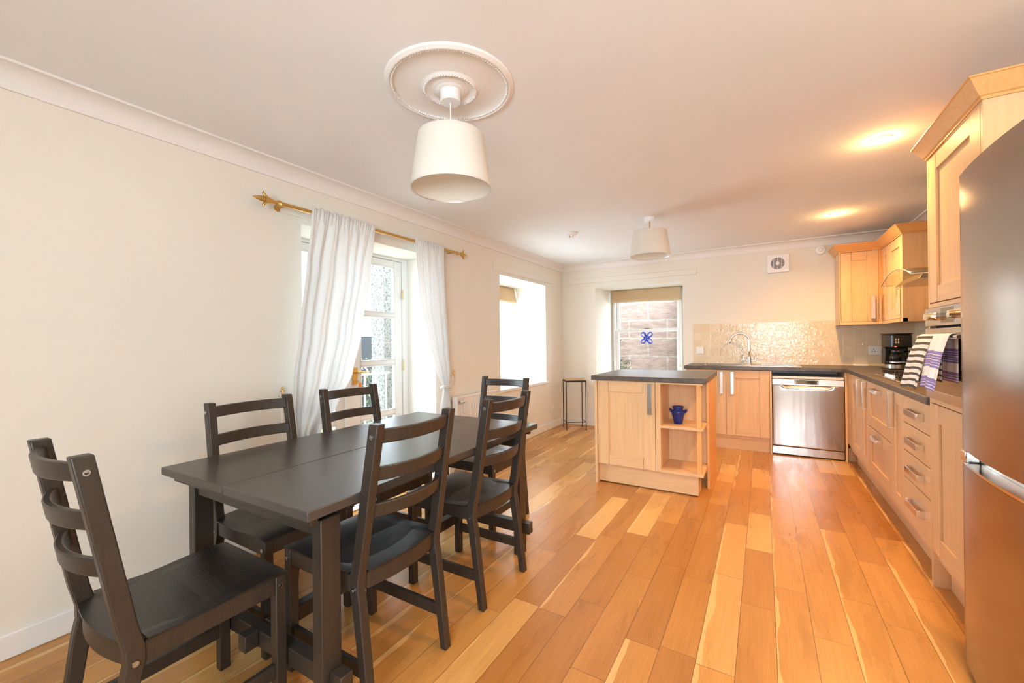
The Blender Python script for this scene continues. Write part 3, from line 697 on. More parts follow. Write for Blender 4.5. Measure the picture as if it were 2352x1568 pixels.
    for j in range(nv):
        fs.append((id_(0, j), id_(0, j + 1), T + id_(0, j + 1), T + id_(0, j))); fs.append((id_(nu, j + 1), id_(nu, j), T + id_(nu, j), T + id_(nu, j + 1)))
    o = MB().add(vs, fs).build('seat', 'blackseat', t, smooth=True)
    return t
chair = make_chair('black ladder-back chair at the near end of the table, closest to the camera')
chair.location = (-1.556, 0.571, 0); chair.rotation_euler.z = R(0)
def place(x, y, rz, label):
    c = copy_tree(chair); c.location = (x, y, 0); c.rotation_euler = (0, 0, R(rz)); c['label'] = label; return c
place(-1.856, 1.075, -90, 'black ladder-back chair on the wall side, in front of the tied curtain')
place(-1.895, 1.660, -90, 'black ladder-back chair on the wall side, in front of the glazed door')
place(-1.302, 1.090, 90, 'black ladder-back chair on the room side, nearer of the two there')
place(-1.309, 1.722, 90, 'black ladder-back chair on the room side, the farther one nearer the kitchen island')
place(-1.615, 2.335, 180, 'black ladder-back chair at the far end of the table, by the radiator')

# ------------------------------------------------------------------ dining table
tb = thing('dining_table', 'black-brown wooden dining table with a centre seam and trestle legs', 'table', (-1.584, 1.434, 0), R(1.0))
L2, W2 = 0.728, 0.462
TZ = 0.724
for s in (-1, 1):
    x0, x1 = sorted((s * 0.0012, s * W2))
    MB().box(x0, x1, -L2, L2, TZ - 0.030, TZ).build('tabletop', 'blacktop', tb, bevel=0.003)
for s in (-1, 1):
    def yy(a, b_): return sorted((s * a, s * b_))
    MB().box(-W2 + 0.03, W2 - 0.03, *yy(L2 - 0.03, L2 - 0.055), TZ - 0.058, TZ - 0.0305).build('end_rail', 'black', tb, bevel=0.002)
    for q in (-1, 1):
        xa, xb = sorted((q * (W2 - 0.044), q * (W2 - 0.089)))
        MB().box(xa, xb, *yy(0.586, 0.655), 0.0, TZ - 0.059).build('leg', 'black', tb, bevel=0.003)
        MB().box(*sorted((q * (W2 - 0.0435), q * (W2 + 0.010))), *yy(0.588, 0.632), 0.130, 0.190).build('tenon', 'black', tb, bevel=0.003)
    MB().box(-W2 + 0.0895, W2 - 0.0895, *yy(0.588, 0.632), 0.130, 0.190).build('cross_beam', 'black', tb, bevel=0.003)
    MB().box(-W2 + 0.0895, W2 - 0.0895, *yy(0.600, 0.645), 0.605, TZ - 0.059).build('top_rail', 'black', tb, bevel=0.003)
    MB().box(s * 0.30 - 0.011, s * 0.30 + 0.011, -0.58, 0.58, 0.620, TZ - 0.0305).build('side_apron', 'black', tb, bevel=0.002)
    MB().box(s * 0.17 - 0.02, s * 0.17 + 0.02, -L2 + 0.056, L2 - 0.056, TZ - 0.057, TZ - 0.0305).build('slide_rail', 'black', tb, bevel=0.002)
    MB().box(-0.008, 0.036, *yy(0.633, 0.680), 0.138, 0.195).build('stretcher_end', 'black', tb, bevel=0.003)
MB().box(-0.008, 0.036, -0.587, 0.587, 0.138, 0.195).build('long_stretcher', 'black', tb, bevel=0.003)

# ------------------------------------------------------------------ ceiling rose and pendants
rc = (-1.134, 1.401)
rose = thing('ceiling_rose', 'round white plaster ceiling rose above the dining table lamp', 'ceiling rose', (rc[0], rc[1], H))
prof = [(0.272, 0.0), (0.272, -0.005), (0.268, -0.009), (0.262, -0.010), (0.259, -0.013), (0.253, -0.015), (0.249, -0.014), (0.247, -0.009), (0.238, -0.007), (0.234, -0.004), (0.190, -0.003), (0.155, -0.006), (0.128, -0.011), (0.120, -0.012), (0.117, -0.017), (0.112, -0.019), (0.104, -0.019), (0.099, -0.016), (0.096, -0.012), (0.078, -0.011), (0.074, -0.015), (0.068, -0.017), (0.064, -0.016), (0.060, -0.020), (0.052, -0.022), (0.0, -0.022)]
MB().lathe(prof, (0, 0, 0), 120).build('rose_disc', 'cove', rose, smooth='all')
for rr, zz, nn, sz in ((0.2425, -0.0095, 130, 0.0042), (0.1085, -0.0185, 58, 0.0040)):
    mb = MB()
    for k in range(nn):
        a = 2 * PI * k / nn; c_ = Vector((rr * math.cos(a), rr * math.sin(a), zz)); d = Vector((-math.sin(a), math.cos(a), 0)) + Vector((math.cos(a), math.sin(a), 0)) * 0.8
        d.normalize(); mb.cyl(c_ - d * sz * 1.35, c_ + d * sz * 1.35, sz, sz * 0.85, n=8)
    mb.build('rope_ring', 'cove', rose, smooth='all')
def pendant(name, label, x, y, canopy_top, cr, chh, cord_r, ztop, zbot, rt_, rb_, cordmat):
    t = thing(name, label, 'lamp', (x, y, canopy_top))
    MB().lathe([(cr, 0), (cr, -chh), (cr * 0.9, -chh - 0.004), (0, -chh - 0.004)], (0, 0, 0), 40).build('canopy', 'plastic', t, smooth=True)
    MB().cyl((0, 0, -chh - 0.003), (0, 0, ztop - canopy_top - 0.03), cord_r, n=10).build('cord' if cordmat == 'cord' else 'stem', cordmat, t, smooth=True)
    zt, zb = ztop - canopy_top, zbot - canopy_top
    sh = MB().lathe([(rt_, zt), (rb_, zb), (rb_ - 0.0015, zb), (rt_ - 0.0015, zt)], (0, 0, 0), 72, close=True).build('lamp_shade', 'shade', t, smooth=True)
    fr = MB().tube([(rt_ * math.cos(a) * 0.985, rt_ * math.sin(a) * 0.985, zt - 0.003) for a in [2 * PI * k / 48 for k in range(48)]], 0.002, 6, closed=True)
    fr.tube([(rb_ * math.cos(a) * 0.985, rb_ * math.sin(a) * 0.985, zb + 0.003) for a in [2 * PI * k / 48 for k in range(48)]], 0.002, 6, closed=True)
    for k in range(3):
        a = 2 * PI * k / 3; fr.tube([(0.02 * math.cos(a), 0.02 * math.sin(a), zt - 0.05), (rt_ * 0.98 * math.cos(a), rt_ * 0.98 * math.sin(a), zt - 0.005)], 0.0018, 6)
    fr.build('shade_ring', 'nickel', sh, smooth=True)
    MB().lathe([(0.0, -0.085 + zt), (0.024, -0.085 + zt), (0.024, -0.03 + zt), (0.012, -0.022 + zt), (0, -0.022 + zt)], (0, 0, 0), 20).build('lamp_holder', 'plastic', t, smooth=True)
    return t
pendant('pendant_lamp', 'white tapered drum pendant lamp over the dining table', rc[0], rc[1], H - 0.022, 0.043, 0.042, 0.0028, 2.078, 1.852, 0.138, 0.172, 'cord')
pendant('pendant_lamp', 'cream drum pendant lamp on a short brass stem near the kitchen', -0.857, 3.83, H, 0.045, 0.028, 0.005, 2.165, 1.945, 0.142, 0.174, 'brass')

# recessed downlights
def downlight(x, y, power, label):
    t = thing('recessed_downlight', label, 'downlight', (x, y, H), group='warm recessed downlights in the ceiling')
    MB().lathe([(0.050, -0.001), (0.046, -0.006), (0.038, -0.005), (0.034, 0.0)], (0, 0, 0), 32).build('bezel', 'plastic', t, smooth=True)
    em = bpy.data.materials.get('downlight_lens')
    if not em:
        em = mat('downlight_lens', (1, 0.9, 0.7), 0.4, Emission_Color=(1, 0.80, 0.50, 1), Emission_Strength=40)
    MB().lathe([(0.036, -0.003), (0.036, -0.005), (0.0, -0.006)], (0, 0, 0), 32).build('lens', em, t)
    for kind, e, z in (('SPOT', power, -0.02), ('POINT', power * 0.04, -0.045)):
        d = bpy.data.lights.new('halogen', kind); d.energy = e; d.color = (1.0, 0.53, 0.17); d.shadow_soft_size = 0.03
        if kind == 'SPOT': d.spot_size = R(155); d.spot_blend = 0.9
        o = bpy.data.objects.new('halogen', d); C.objects.link(o); o.location = (0, 0, z); o.parent = t
    return t
downlight(0.565, 3.015, 40, 'glowing recessed downlight above the oven housing')
downlight(0.556, 4.617, 42, 'glowing recessed downlight nearest the back wall, above the sink run')
downlight(0.565, 1.40, 40, 'recessed downlight added out of view above the fridge')  # extra lamp added out of view for more warm light

# smoke alarms, extractor
def disc_thing(name, label, cat, loc, axis, parts):
    t = thing(name, label, cat, loc)
    for nm, prof, m_ in parts: MB().lathe(prof, (0, 0, 0), 36, axis).build(nm, m_, t, smooth=True)
    return t
disc_thing('smoke_alarm', 'round white smoke alarm on the ceiling', 'smoke alarm', (-1.65, 3.93, H), 'z',
           [('housing', [(0.052, 0), (0.052, -0.018), (0.045, -0.028), (0.030, -0.031), (0.0, -0.031)], 'plastic'), ('sensor', [(0.018, -0.031), (0.016, -0.044), (0.0, -0.045)], 'nickel')])
disc_thing('wall_alarm', 'round white alarm high on the back wall beside the wall cabinets', 'alarm', (0.541, YB, 2.160), 'y',
           [('housing', [(0.048, 0), (0.048, -0.018), (0.042, -0.030), (0.0, -0.034)], 'plastic'), ('sensor', [(0.020, -0.034), (0.017, -0.040), (0.0, -0.041)], 'white')])
ex = thing('extractor_fan', 'square white extractor fan with a round grille on the back wall', 'extractor fan', (0.151, YB, 2.055))
MB().box(-0.108, 0.108, -0.035, 0, -0.103, 0.103).build('housing', 'plastic', ex, bevel=0.008)
MB().lathe([(0.066, -0.0355), (0.066, -0.0365), (0.0, -0.0365)], (-0.005, 0, 0), 40, 'y').build('grille_opening', 'dark', ex)
gr = MB()
for k in range(-6, 7):
    hw = math.sqrt(max(0.0, 0.066 ** 2 - (k * 0.010) ** 2)); gr.box(-0.005 - hw, -0.005 + hw, -0.042, -0.036, k * 0.010 - 0.0015, k * 0.010 + 0.0015)
for dx in (-0.038, 0.0, 0.038):
    hh = math.sqrt(0.066 ** 2 - dx * dx); gr.box(-0.007 + dx, -0.003 + dx, -0.043, -0.036, -hh, hh)
gr.build('grille', 'plastic', ex); MB().lathe([(0.018, -0.036), (0.018, -0.045), (0, -0.045)], (-0.005, 0, 0), 24, 'y').build('fan_hub', 'plastic', ex, smooth=True)
MB().lathe([(0.003, -0.035), (0.003, -0.038), (0, -0.038)], (0.085, 0, 0.035), 12, 'y').build('indicator', 'nickel', ex)
MB().box(0.070, 0.095, -0.0365, -0.0345, -0.086, -0.080).build('badge', 'nickel', ex)

# ------------------------------------------------------------------ curtain pole, curtains
rod = thing('curtain_pole', 'antique brass curtain pole with spear finials above the glazed door', 'curtain pole', (XL, 2.22, 2.03))
RX, RZ = -2.425, 2.028
MB().cyl((RX, 1.42, RZ), (RX, 3.06, RZ), 0.0115, n=20).build('pole', 'brass', rod, world=True, smooth=True)
for s, y0_ in ((-1, 1.42), (1, 3.06)):
    mb = MB(); mb.lathe([(0.0, 0), (0.014, 0.0), (0.018, 0.006), (0.013, 0.011), (0.017, 0.017), (0.011, 0.024), (0.0095, 0.045), (0.012, 0.075), (0.013, 0.092), (0.0, 0.093)], (0, 0, 0), 16, 'y')
    mb.lathe([(0.0, 0.0935), (0.011, 0.095), (0.016, 0.108), (0.014, 0.125), (0.007, 0.148), (0.0, 0.166)], (0, 0, 0), 16, 'y')
    mb.v = [Vector((RX + v.x * 0.7, y0_ + s * v.y, RZ + v.z)) for v in mb.v]
    for q in (-1, 1): mb.tube([(RX, y0_ + s * 0.055, RZ + q * 0.006), (RX, y0_ + s * 0.078, RZ + q * 0.011), (RX, y0_ + s * 0.096, RZ + q * 0.021), (RX, y0_ + s * 0.106, RZ + q * 0.036), (RX, y0_ + s * 0.104, RZ + q * 0.046)], [0.007, 0.008, 0.009, 0.007, 0.002], 10)
    mb.build('finial', 'brass', rod, world=True, smooth=True)
    MB().cyl((XL, y0_ - s * 0.03, RZ), (RX, y0_ - s * 0.03, RZ), 0.006, n=10).lathe([(0.022, 0), (0.020, 0.006), (0.0, 0.008)], (XL, y0_ - s * 0.03, RZ), 20, 'x').build('bracket', 'brass', rod, world=True, smooth=True)
def interp(tab, z):
    for (z0_, a0, b0), (z1_, a1, b1) in zip(tab, tab[1:]):
        if z1_ <= z <= z0_:
            t_ = (z0_ - z) / (z0_ - z1_); t_ = t_ * t_ * (3 - 2 * t_) * 0.5 + t_ * 0.5; return a0 + (a1 - a0) * t_, b0 + (b1 - b0) * t_
    return (tab[-1][1], tab[-1][2]) if z < tab[-1][0] else (tab[0][1], tab[0][2])
def curtain(label, tab, nf, seed, tie, hook):
    rn = random.Random(seed); ph = [rn.uniform(0, 6.28) for _ in range(6)]
    t = thing('curtain', label, 'curtain', (RX, (tab[0][1] + tab[0][2]) / 2, tab[0][0]), group='white curtains on the brass pole')
    zt, zb = tab[0][0], 0.03; nu, nv = 150, 110
    def fn(u, v):
        z = zt + (zb - zt) * v; yl, yr = interp(tab, z)
        w = (yr - yl); base = (tab[0][2] - tab[0][1])
        uu = u + 0.05 * math.sin(u * 9 + ph[0]) * min(1, v * 4)
        amp = 0.010 + 0.018 * min(1, v * 5) ; amp *= (0.7 + 0.3 * math.sin(u * 5 + ph[1]))
        if w < base * 0.6: amp *= 0.75
        f = math.sin(uu * nf * 2 * PI + ph[2] + 0.6 * math.sin(v * 3 + ph[3])) + 0.35 * math.sin(uu * nf * 4.6 * PI + ph[4] + v * 2)
        near = max(0, 1 - abs(v * (zt - zb)) / 0.10)
        x = RX + (0.016 if z > RZ - 0.02 else 0.0) + amp * f * 0.75 + 0.018 * (1 - near)
        if z > RZ - 0.05: x = RX + 0.0175 + 0.004 * math.sin(uu * nf * 3.7 * 2 * PI + ph[5]) + amp * f * 0.25
        y = yl + w * u + 0.004 * math.cos(uu * nf * 2 * PI)
        zz = z + (0.006 * math.sin(u * 60 + ph[1]) + 0.004 * math.sin(u * 101) if v < 0.012 else 0) + 0.01 * math.sin(u * 6) * (v > 0.97)
        return Vector((x, y, zz))
    MB().grid(fn, nu, nv).build('fabric', 'curtain', t, world=True, smooth='all', solid=0.002)
    # sleeve behind the pole
    y0_, y1_ = tab[0][1], tab[0][2]
    MB().grid(lambda u, v: Vector((RX - 0.0145 + 0.002 * math.sin(u * 90), y0_ + 0.025 + (y1_ - y0_ - 0.05) * u, zt - 0.012 - 0.045 * v + 0.004 * math.sin(u * 60))), 80, 4).build('heading', 'curtain', t, world=True, smooth='all', solid=0.002)
    zt_, ya, yb, hk = tie
    cy = (ya + yb) / 2; rw = (yb - ya) / 2 + 0.012
    tr = thing('curtain_tieback', hook, 'tieback', (XL, hk, 0.90), group='cord tiebacks holding the white curtains')
    mb = MB()
    for dz in (0.0, 0.010):
        pts = [(RX + 0.012 + 0.042 * math.sin(a), cy + rw * math.cos(a), zt_ + dz + 0.012 * math.cos(a * 1.0 + ph[0])) for a in [2 * PI * k / 30 for k in range(30)]]
        mb.tube(pts, 0.004, 6, closed=True)
        e = cy + (rw if hk > cy else -rw)
        mb.tube([(RX + 0.01, e, zt_ + dz), (RX - 0.01, (e + hk) / 2 + dz, zt_ + 0.02 + dz * 2), (XL + 0.04, hk, zt_ + 0.06 + dz), (XL + 0.035, hk - dz, 0.90)], 0.0035, 6)
    mb.build('cord', 'cord', tr, world=True, smooth='all')
    hm = MB().cyl((XL, hk, 0.885), (XL + 0.04, hk, 0.885), 0.004, n=8).tube([(XL + 0.04, hk, 0.885), (XL + 0.045, hk, 0.905), (XL + 0.04, hk, 0.925)], [0.004, 0.005, 0.003], 8)
    hm.lathe([(0, -0.012), (0.008, -0.004), (0.006, 0.006), (0, 0.014)], (XL + 0.04, hk, 0.938), 10)
    for q in (-1, 1): hm.tube([(XL + 0.04, hk, 0.915), (XL + 0.04, hk + q * 0.012, 0.925), (XL + 0.04, hk + q * 0.014, 0.915)], 0.003, 6)
    hm.build('hook', 'gold', tr, world=True, smooth=True)
curtain('wide white curtain swept to the left of the glazed door',
        [(2.058, 1.602, 2.098), (1.98, 1.595, 2.085), (1.70, 1.560, 2.040), (1.25, 1.505, 1.955), (1.00, 1.470, 1.880), (0.80, 1.462, 1.760), (0.66, 1.478, 1.640), (0.56, 1.490, 1.600), (0.30, 1.46, 1.66), (0.0, 1.44, 1.70)],
        6, 2, (0.575, 1.49, 1.60, 1.444), 'gilt hook and cord tieback left of the glazed door')
curtain('narrow white curtain tied back to the right of the glazed door',
        [(2.052, 2.505, 2.868), (1.98, 2.515, 2.862), (1.55, 2.56, 2.880), (1.20, 2.66, 2.905), (0.95, 2.755, 2.925), (0.82, 2.825, 2.915), (0.79, 2.832, 2.908), (0.60, 2.785, 2.93), (0.0, 2.74, 2.97)],
        4, 5, (0.80, 2.832, 2.908, 3.06), 'gilt hook and cord tieback right of the glazed door')

# ------------------------------------------------------------------ radiator, sockets, plant stand
rd = thing('radiator', 'white panel radiator low on the wall beyond the curtains', 'radiator', (XL, 3.41, 0.2))
rp = MB().box(XL + 0.045, XL + 0.062, 3.075, 3.75, 0.20, 0.672)
for k in range(20): rp.box(XL + 0.061, XL + 0.070, 3.165 + k * 0.0285, 3.178 + k * 0.0285, 0.235, 0.645)
rp.build('panel', 'plastic', rd, world=True, bevel=0.003)
MB().box(XL + 0.02, XL + 0.075, 3.072, 3.753, 0.672, 0.690).build('top_grille', 'plastic', rd, world=True, bevel=0.003)
MB().box(XL + 0.02, XL + 0.078, 3.066, 3.076, 0.20, 0.69).build('side_cover', 'plastic', rd, world=True, bevel=0.002)
MB().cyl((XL + 0.085, 3.095, 0.640), (XL + 0.085, 3.16, 0.640), 0.014, n=16).build('valve_cap', 'nickel', rd, world=True, smooth=True)
MB().cyl((XL + 0.075, 3.13, 0.0), (XL + 0.075, 3.13, 0.64), 0.007, n=10).cyl((XL + 0.055, 3.13, 0.64), (XL + 0.09, 3.13, 0.64), 0.008, n=10).build('pipe', 'plastic', rd, world=True, smooth=True)
for y in (3.2, 3.6): MB().box(XL, XL + 0.045, y, y + 0.03, 0.3, 0.6).build('wall_bracket', 'plastic', rd, world=True)

def socket(label, loc, axis, w, h_, holes, cat='socket'):
    t = thing('wall_socket', label, cat, loc)
    def P(a, d, z): return (d, a, z) if axis == 'x' else (a, -d, z)
    def bx(a0, a1, d0, d1, z0_, z1_):
        return MB().box(d0, d1, a0, a1, z0_, z1_) if axis == 'x' else MB().box(a0, a1, -d1, -d0, z0_, z1_)
    bx(-w / 2, w / 2, 0, 0.009, -h_ / 2, h_ / 2).build('face_plate', 'plastic', t, bevel=0.003)
    if holes == 'blank':
        bx(-0.014, 0.014, 0.009, 0.011, -0.028, 0.028).build('switch', 'plastic', t, bevel=0.001)
    elif holes == 'spur':
        bx(-0.012, 0.012, 0.009, 0.0115, -0.014, 0.014).build('switch', 'plastic', t, bevel=0.001)
        for q in (-1, 1): bx(q * 0.03 - 0.002, q * 0.03 + 0.002, 0.009, 0.010, -0.002, 0.002).build('screw', 'nickel', t)
    else:
        for c_ in ((-0.036, 0.036) if w > 0.1 else (0,)):
            pin = MB()
            for a, z, aw, zh in ((0, 0.012, 0.003, 0.006), (-0.011, -0.010, 0.005, 0.003), (0.011, -0.010, 0.005, 0.003)):
                b_ = bx(c_ + a - aw / 1, c_ + a + aw / 1, 0.0088, 0.0094, z - zh, z + zh); pin.add(b_.v, b_.f)
            pin.build('pin_hole', 'dark', t)
            bx(c_ - 0.006 + (0.0), c_ + 0.006, 0.009, 0.012, 0.024, 0.036).build('switch', 'plastic', t, bevel=0.001)
    return t
socket('white double socket behind the table, low on the left wall', (XL, 1.262, 0.285), 'x', 0.146, 0.086, 'double')
socket('small cream blank plate low on the left wall near the plant stand', (XL, 5.25, 0.272), 'x', 0.086, 0.086, 'blank', 'wall plate')
socket('white switch plate on the cream tiles left of the tap', (-0.674, YB - 0.008, 1.069), 'y', 0.084, 0.084, 'spur', 'switch')
sk = socket('white double socket on the tiles beside the coffee maker', (1.012, YB - 0.008, 1.068), 'y', 0.15, 0.086, 'double')

ps = thing('plant_stand', 'tall thin black metal stand with an oak top in the corner', 'stand', (-2.244, 5.39, 0), R(34.5))
hx, hy = 0.133, 0.116
fr = MB()
for sx in (-1, 1):
    for sy in (-1, 1):
        MB().cyl((sx * hx, sy * hy, 0.0), (sx * hx, sy * hy, 0.665), 0.0055, n=10).lathe([(0.012, 0), (0.011, 0.004), (0.005, 0.008), (0, 0.009)], (sx * hx, sy * hy, 0), 14).build('leg', 'iron', ps, smooth=True)
for s in (-1, 1):
    fr.box(-hx - 0.005, hx + 0.005, s * hy - 0.005, s * hy + 0.005, 0.648, 0.668).box(s * hx - 0.005, s * hx + 0.005, -hy - 0.005, hy + 0.005, 0.648, 0.668)
    fr.cyl((s * hx, -hy, 0.105), (s * hx, hy, 0.105), 0.004, n=8)
fr.cyl((-hx, -hy, 0.105), (hx, -hy, 0.105), 0.004, n=8).build('frame', 'iron', ps)
MB().box(-hx + 0.006, hx - 0.006, -hy + 0.006, hy - 0.006, 0.660, 0.673).build('top_board', 'shelfwood', ps, bevel=0.001)

# ------------------------------------------------------------------ kitchen cabinetry helpers
def shaker(parent, axis, plane, sgn, a0, a1, z0_, z1_, st=0.10, name='door', rail=None, gap=0.0015, flat=False):
    """door lying in a vertical plane; sgn*normal points to the room; thickness 20 mm"""
    rail = st if rail is None else rail
    th = 0.020; rec = 0.010; a0 += gap; a1 -= gap; z0_ += gap; z1_ -= gap
    def B(mb, a, b_, zc, zd, d0, d1):
        p0, p1 = sorted((plane + sgn * d0, plane + sgn * d1))
        return mb.box(p0, p1, a, b_, zc, zd) if axis == 'x' else mb.box(a, b_, p0, p1, zc, zd)
    if flat:
        d = B(MB(), a0, a1, z0_, z1_, -th, 0).build(name, 'oak' if name == 'door' else ('oaky' if axis == 'x' else 'oakx'), parent, world=True, bevel=0.002); return d
    d = B(MB(), a0 + 0.0006, a1 - 0.0006, z0_ + 0.0006, z1_ - 0.0006, -th, -rec).build(name, 'oak', parent, world=True)
    for p_, q_ in ((a0, a0 + st), (a1 - st, a1)): B(MB(), p_, q_, z0_, z1_, -rec + 0.0002, 0).build('stile', 'oak', d, world=True, bevel=0.0012)
    for p_, q_ in ((z0_, z0_ + rail), (z1_ - rail, z1_)): B(MB(), a0 + st + 0.0022, a1 - st - 0.0022, p_, q_, -rec + 0.0002, -0.0008).build('rail', 'oaky' if axis == 'x' else 'oakx', d, world=True, bevel=0.001)
    return d
def bar_handle(parent, axis, plane, sgn, a, z0_, z1_, w=0.034, m_='nickel', a_half=None):
    """flat chrome bar; vertical (a = centre) or horizontal when a_half given"""
    def B(mb, a0, a1, zc, zd, d0, d1):
        p0, p1 = sorted((plane + sgn * d0, plane + sgn * d1))
        return mb.box(p0, p1, a0, a1, zc, zd) if axis == 'x' else mb.box(a0, a1, p0, p1, zc, zd)
    mb = MB()
    if a_half is None:
        B(mb, a - w / 2, a + w / 2, z0_, z1_, 0.026, 0.031)
        B(mb, a - w / 2, a + w / 2, z0_, z0_ + 0.005, 0.0, 0.026); B(mb, a - w / 2, a + w / 2, z1_ - 0.005, z1_, 0.0, 0.026)
    else:
        B(mb, a - a_half, a + a_half, z0_, z1_, 0.028, 0.033)
        B(mb, a - a_half, a - a_half + 0.005, z0_, z1_, 0, 0.028); B(mb, a + a_half - 0.005, a + a_half, z0_, z1_, 0, 0.028)
    return mb.build('handle', m_, parent, world=True, bevel=0.001)

# ---- island
isl = thing('kitchen_island', 'freestanding pale oak island cupboard with open corner shelves', 'island', (-0.82, 3.85, 0))
IF = 3.42; IB = 4.24
MB().box(-1.235, -1.215, IF - 0.012, IB, 0, 0.868).build('end_panel', 'oak', isl, world=True, bevel=0.001)
MB().box(-0.400, -0.381, 3.70, IB, 0, 0.868).build('end_panel', 'gilt', isl, world=True, bevel=0.001)
MB().box(-1.214, -0.739, IF + 0.021, IB, 0.165, 0.868).build('carcass', 'oak', isl, world=True)
d = shaker(isl, 'y', IF, -1, -1.214, -0.740, 0.165, 0.870, 0.092)
bar_handle(d, 'y', IF, -1, -0.778, 0.612, 0.853, 0.034)
MB().box(-0.738, -0.700, IF, 4.2, 0.165, 0.868).build('shelf_side', 'oak', isl, world=True, bevel=0.001)
MB().box(-0.6995, -0.4005, 3.745, 3.765, 0.188, 0.855).build('shelf_back', 'oak', isl, world=True)
MB().box(-0.6995, -0.4005, 3.766, IB, 0.165, 0.868).build('shelf_carcass', 'oak', isl, world=True)
for za, zb in ((0.165, 0.187), (0.512, 0.532), (0.856, 0.868)):
    MB().box(-0.6995, -0.4005 + 0.006, IF - 0.006, 3.7445, za, zb).build('shelf', 'oakx', isl, world=True, bevel=0.001)
for za, zb in ((0.1875, 0.5115), (0.5325, 0.8555)):
    MB().box(-0.440, -0.407, IF + 0.012, IF + 0.044, za, zb).build('corner_post', 'gilt', isl, world=True, bevel=0.001)
MB().box(-1.2145, -0.435, IF + 0.040, IF + 0.058, 0.010, 0.1645).box(-0.453, -0.435, IF + 0.058, 3.62, 0.010, 0.1645).build('plinth', 'oakx', isl, world=True, bevel=0.001)
tag(MB().prism([(-1.262, 3.398), (-0.372, 3.408), (-0.370, 4.285), (-1.262, 4.275)], 'z', 0.869, 0.908).build('worktop', 'worktop', bevel=0.004, seg=3), 'dark slate-look worktop slab on the kitchen island', 'worktop')

# vase
vz = thing('vase', 'small cobalt blue glazed pot with two handles on the island shelf', 'vase', (-0.592, 3.56, 0.533))
vm_ = MB().lathe([(0.0, 0.002), (0.030, 0.0), (0.033, 0.004), (0.040, 0.040), (0.050, 0.075), (0.054, 0.088), (0.047, 0.096), (0.038, 0.102), (0.037, 0.112), (0.045, 0.122), (0.047, 0.127), (0.042, 0.127), (0.034, 0.113), (0.035, 0.10), (0.048, 0.085), (0.030, 0.01), (0.0, 0.008)], (0, 0, 0), 40); _v = [setattr(p, 'z', p.z * 1.07) for p in vm_.v]; vm_.build('pot', 'blue', vz, smooth='all')
for s in (-1, 1):
    MB().tube([(s * 0.046, 0, 0.100), (s * 0.056, 0, 0.110), (s * 0.064, 0, 0.115), (s * 0.064, 0, 0.105), (s * 0.058, 0, 0.094), (s * 0.050, 0, 0.088)], [0.005, 0.006, 0.006, 0.006, 0.006, 0.006], 10).build('handle', 'blue', vz, smooth='all')

# ---- back run
DF = 5.145
sk_ = thing('sink_cupboard', 'pale oak two-door cupboard under the sink, left of the dishwasher', 'cabinet', (-0.36, 5.4, 0))
MB().box(-0.765, 0.049, DF + 0.021, YB, 0.13, 0.868).build('carcass', 'oak', sk_, world=True)
for a0, a1, hxp in ((-0.765, -0.357, -0.402), (-0.357, 0.049, -0.296)):
    d = shaker(sk_, 'y', DF, -1, a0, a1, 0.157, 0.868, 0.086)
    bar_handle(d, 'y', DF, -1, hxp, 0.605, 0.848, 0.030, 'nickel')
MB().box(-0.765, 0.049, DF + 0.045, DF + 0.063, 0.0, 0.129).build('plinth', 'oakx', sk_, world=True)
for k, (a, b_, lb) in enumerate(((0.0505, 0.0685, 'narrow pale oak end panel left of the dishwasher'), (0.672, 0.690, 'narrow pale oak end panel right of the dishwasher'))):
    tag(MB().box(a, b_, DF - 0.012, YB, 0, 0.868).build('end_panel', 'oak', bevel=0.001), lb, 'panel')

dw = thing('dishwasher', 'stainless steel dishwasher with a curved pocket handle', 'dishwasher', (0.37, 5.4, 0))
a0, a1 = 0.0735, 0.6665
MB().box(a0 + 0.004, a1 - 0.004, DF + 0.03, YB - 0.02, 0.02, 0.79).build('cabinet', 'dark', dw, world=True)
MB().box(a0, a1, DF + 0.000, YB - 0.02, 0.791, 0.815).build('top_cover', 'plastic', dw, world=True, bevel=0.003)
pn = MB().box(a0, a1, DF - 0.010, DF + 0.029, 0.725, 0.786).build('control_panel', mat('pale_steel', (0.82, 0.78, 0.74), 0.35, 0.7), dw, world=True, bevel=0.003)
MB().box(0.267, 0.465, DF - 0.012, DF - 0.0095, 0.738, 0.780).build('display', 'ovenglass', pn, world=True, bevel=0.001)
wr = MB()
for k in range(8): wr.box(a0 + 0.028 + k * 0.0055, a0 + 0.032 + k * 0.0055, DF - 0.0112, DF - 0.0098, 0.765, 0.769)
for k in range(5): wr.box(a1 - 0.055 + k * 0.0055, a1 - 0.051 + k * 0.0055, DF - 0.0112, DF - 0.0098, 0.765, 0.769)
for x in (0.215, 0.235, 0.50, 0.52): wr.lathe([(0.005, 0), (0.007, 0), (0.007, -0.001), (0.005, -0.001)], (x, DF - 0.010, 0.757), 16, 'y', True)
for x in (0.277, 0.455):
    for z in (0.748, 0.759, 0.770): wr.box(x - 0.003, x + 0.003, DF - 0.0135, DF - 0.012, z - 0.002, z + 0.002)
wr.build('marking', 'nickel', pn, world=True)
dd = MB()  # door, slightly crowned
def dfn(u, v):
    x = a0 + (a1 - a0) * u; z = 0.098 + (0.724 - 0.098) * v
    y = DF - 0.008 - 0.006 * (1 - (2 * u - 1) ** 4)
    # scooped pocket under the handle
    w = max(0, 1 - ((x - 0.367) / 0.215) ** 4) if abs(x - 0.367) < 0.215 else 0
    if z > 0.690 and w > 0.05: y += 0.022 * w * min(1, (z - 0.690) / 0.02)
    return Vector((x, y, z))
dd.grid(dfn, 60, 60); dr_ = dd.build('door', 'steel', dw, world=True, smooth='all', solid=0.004)
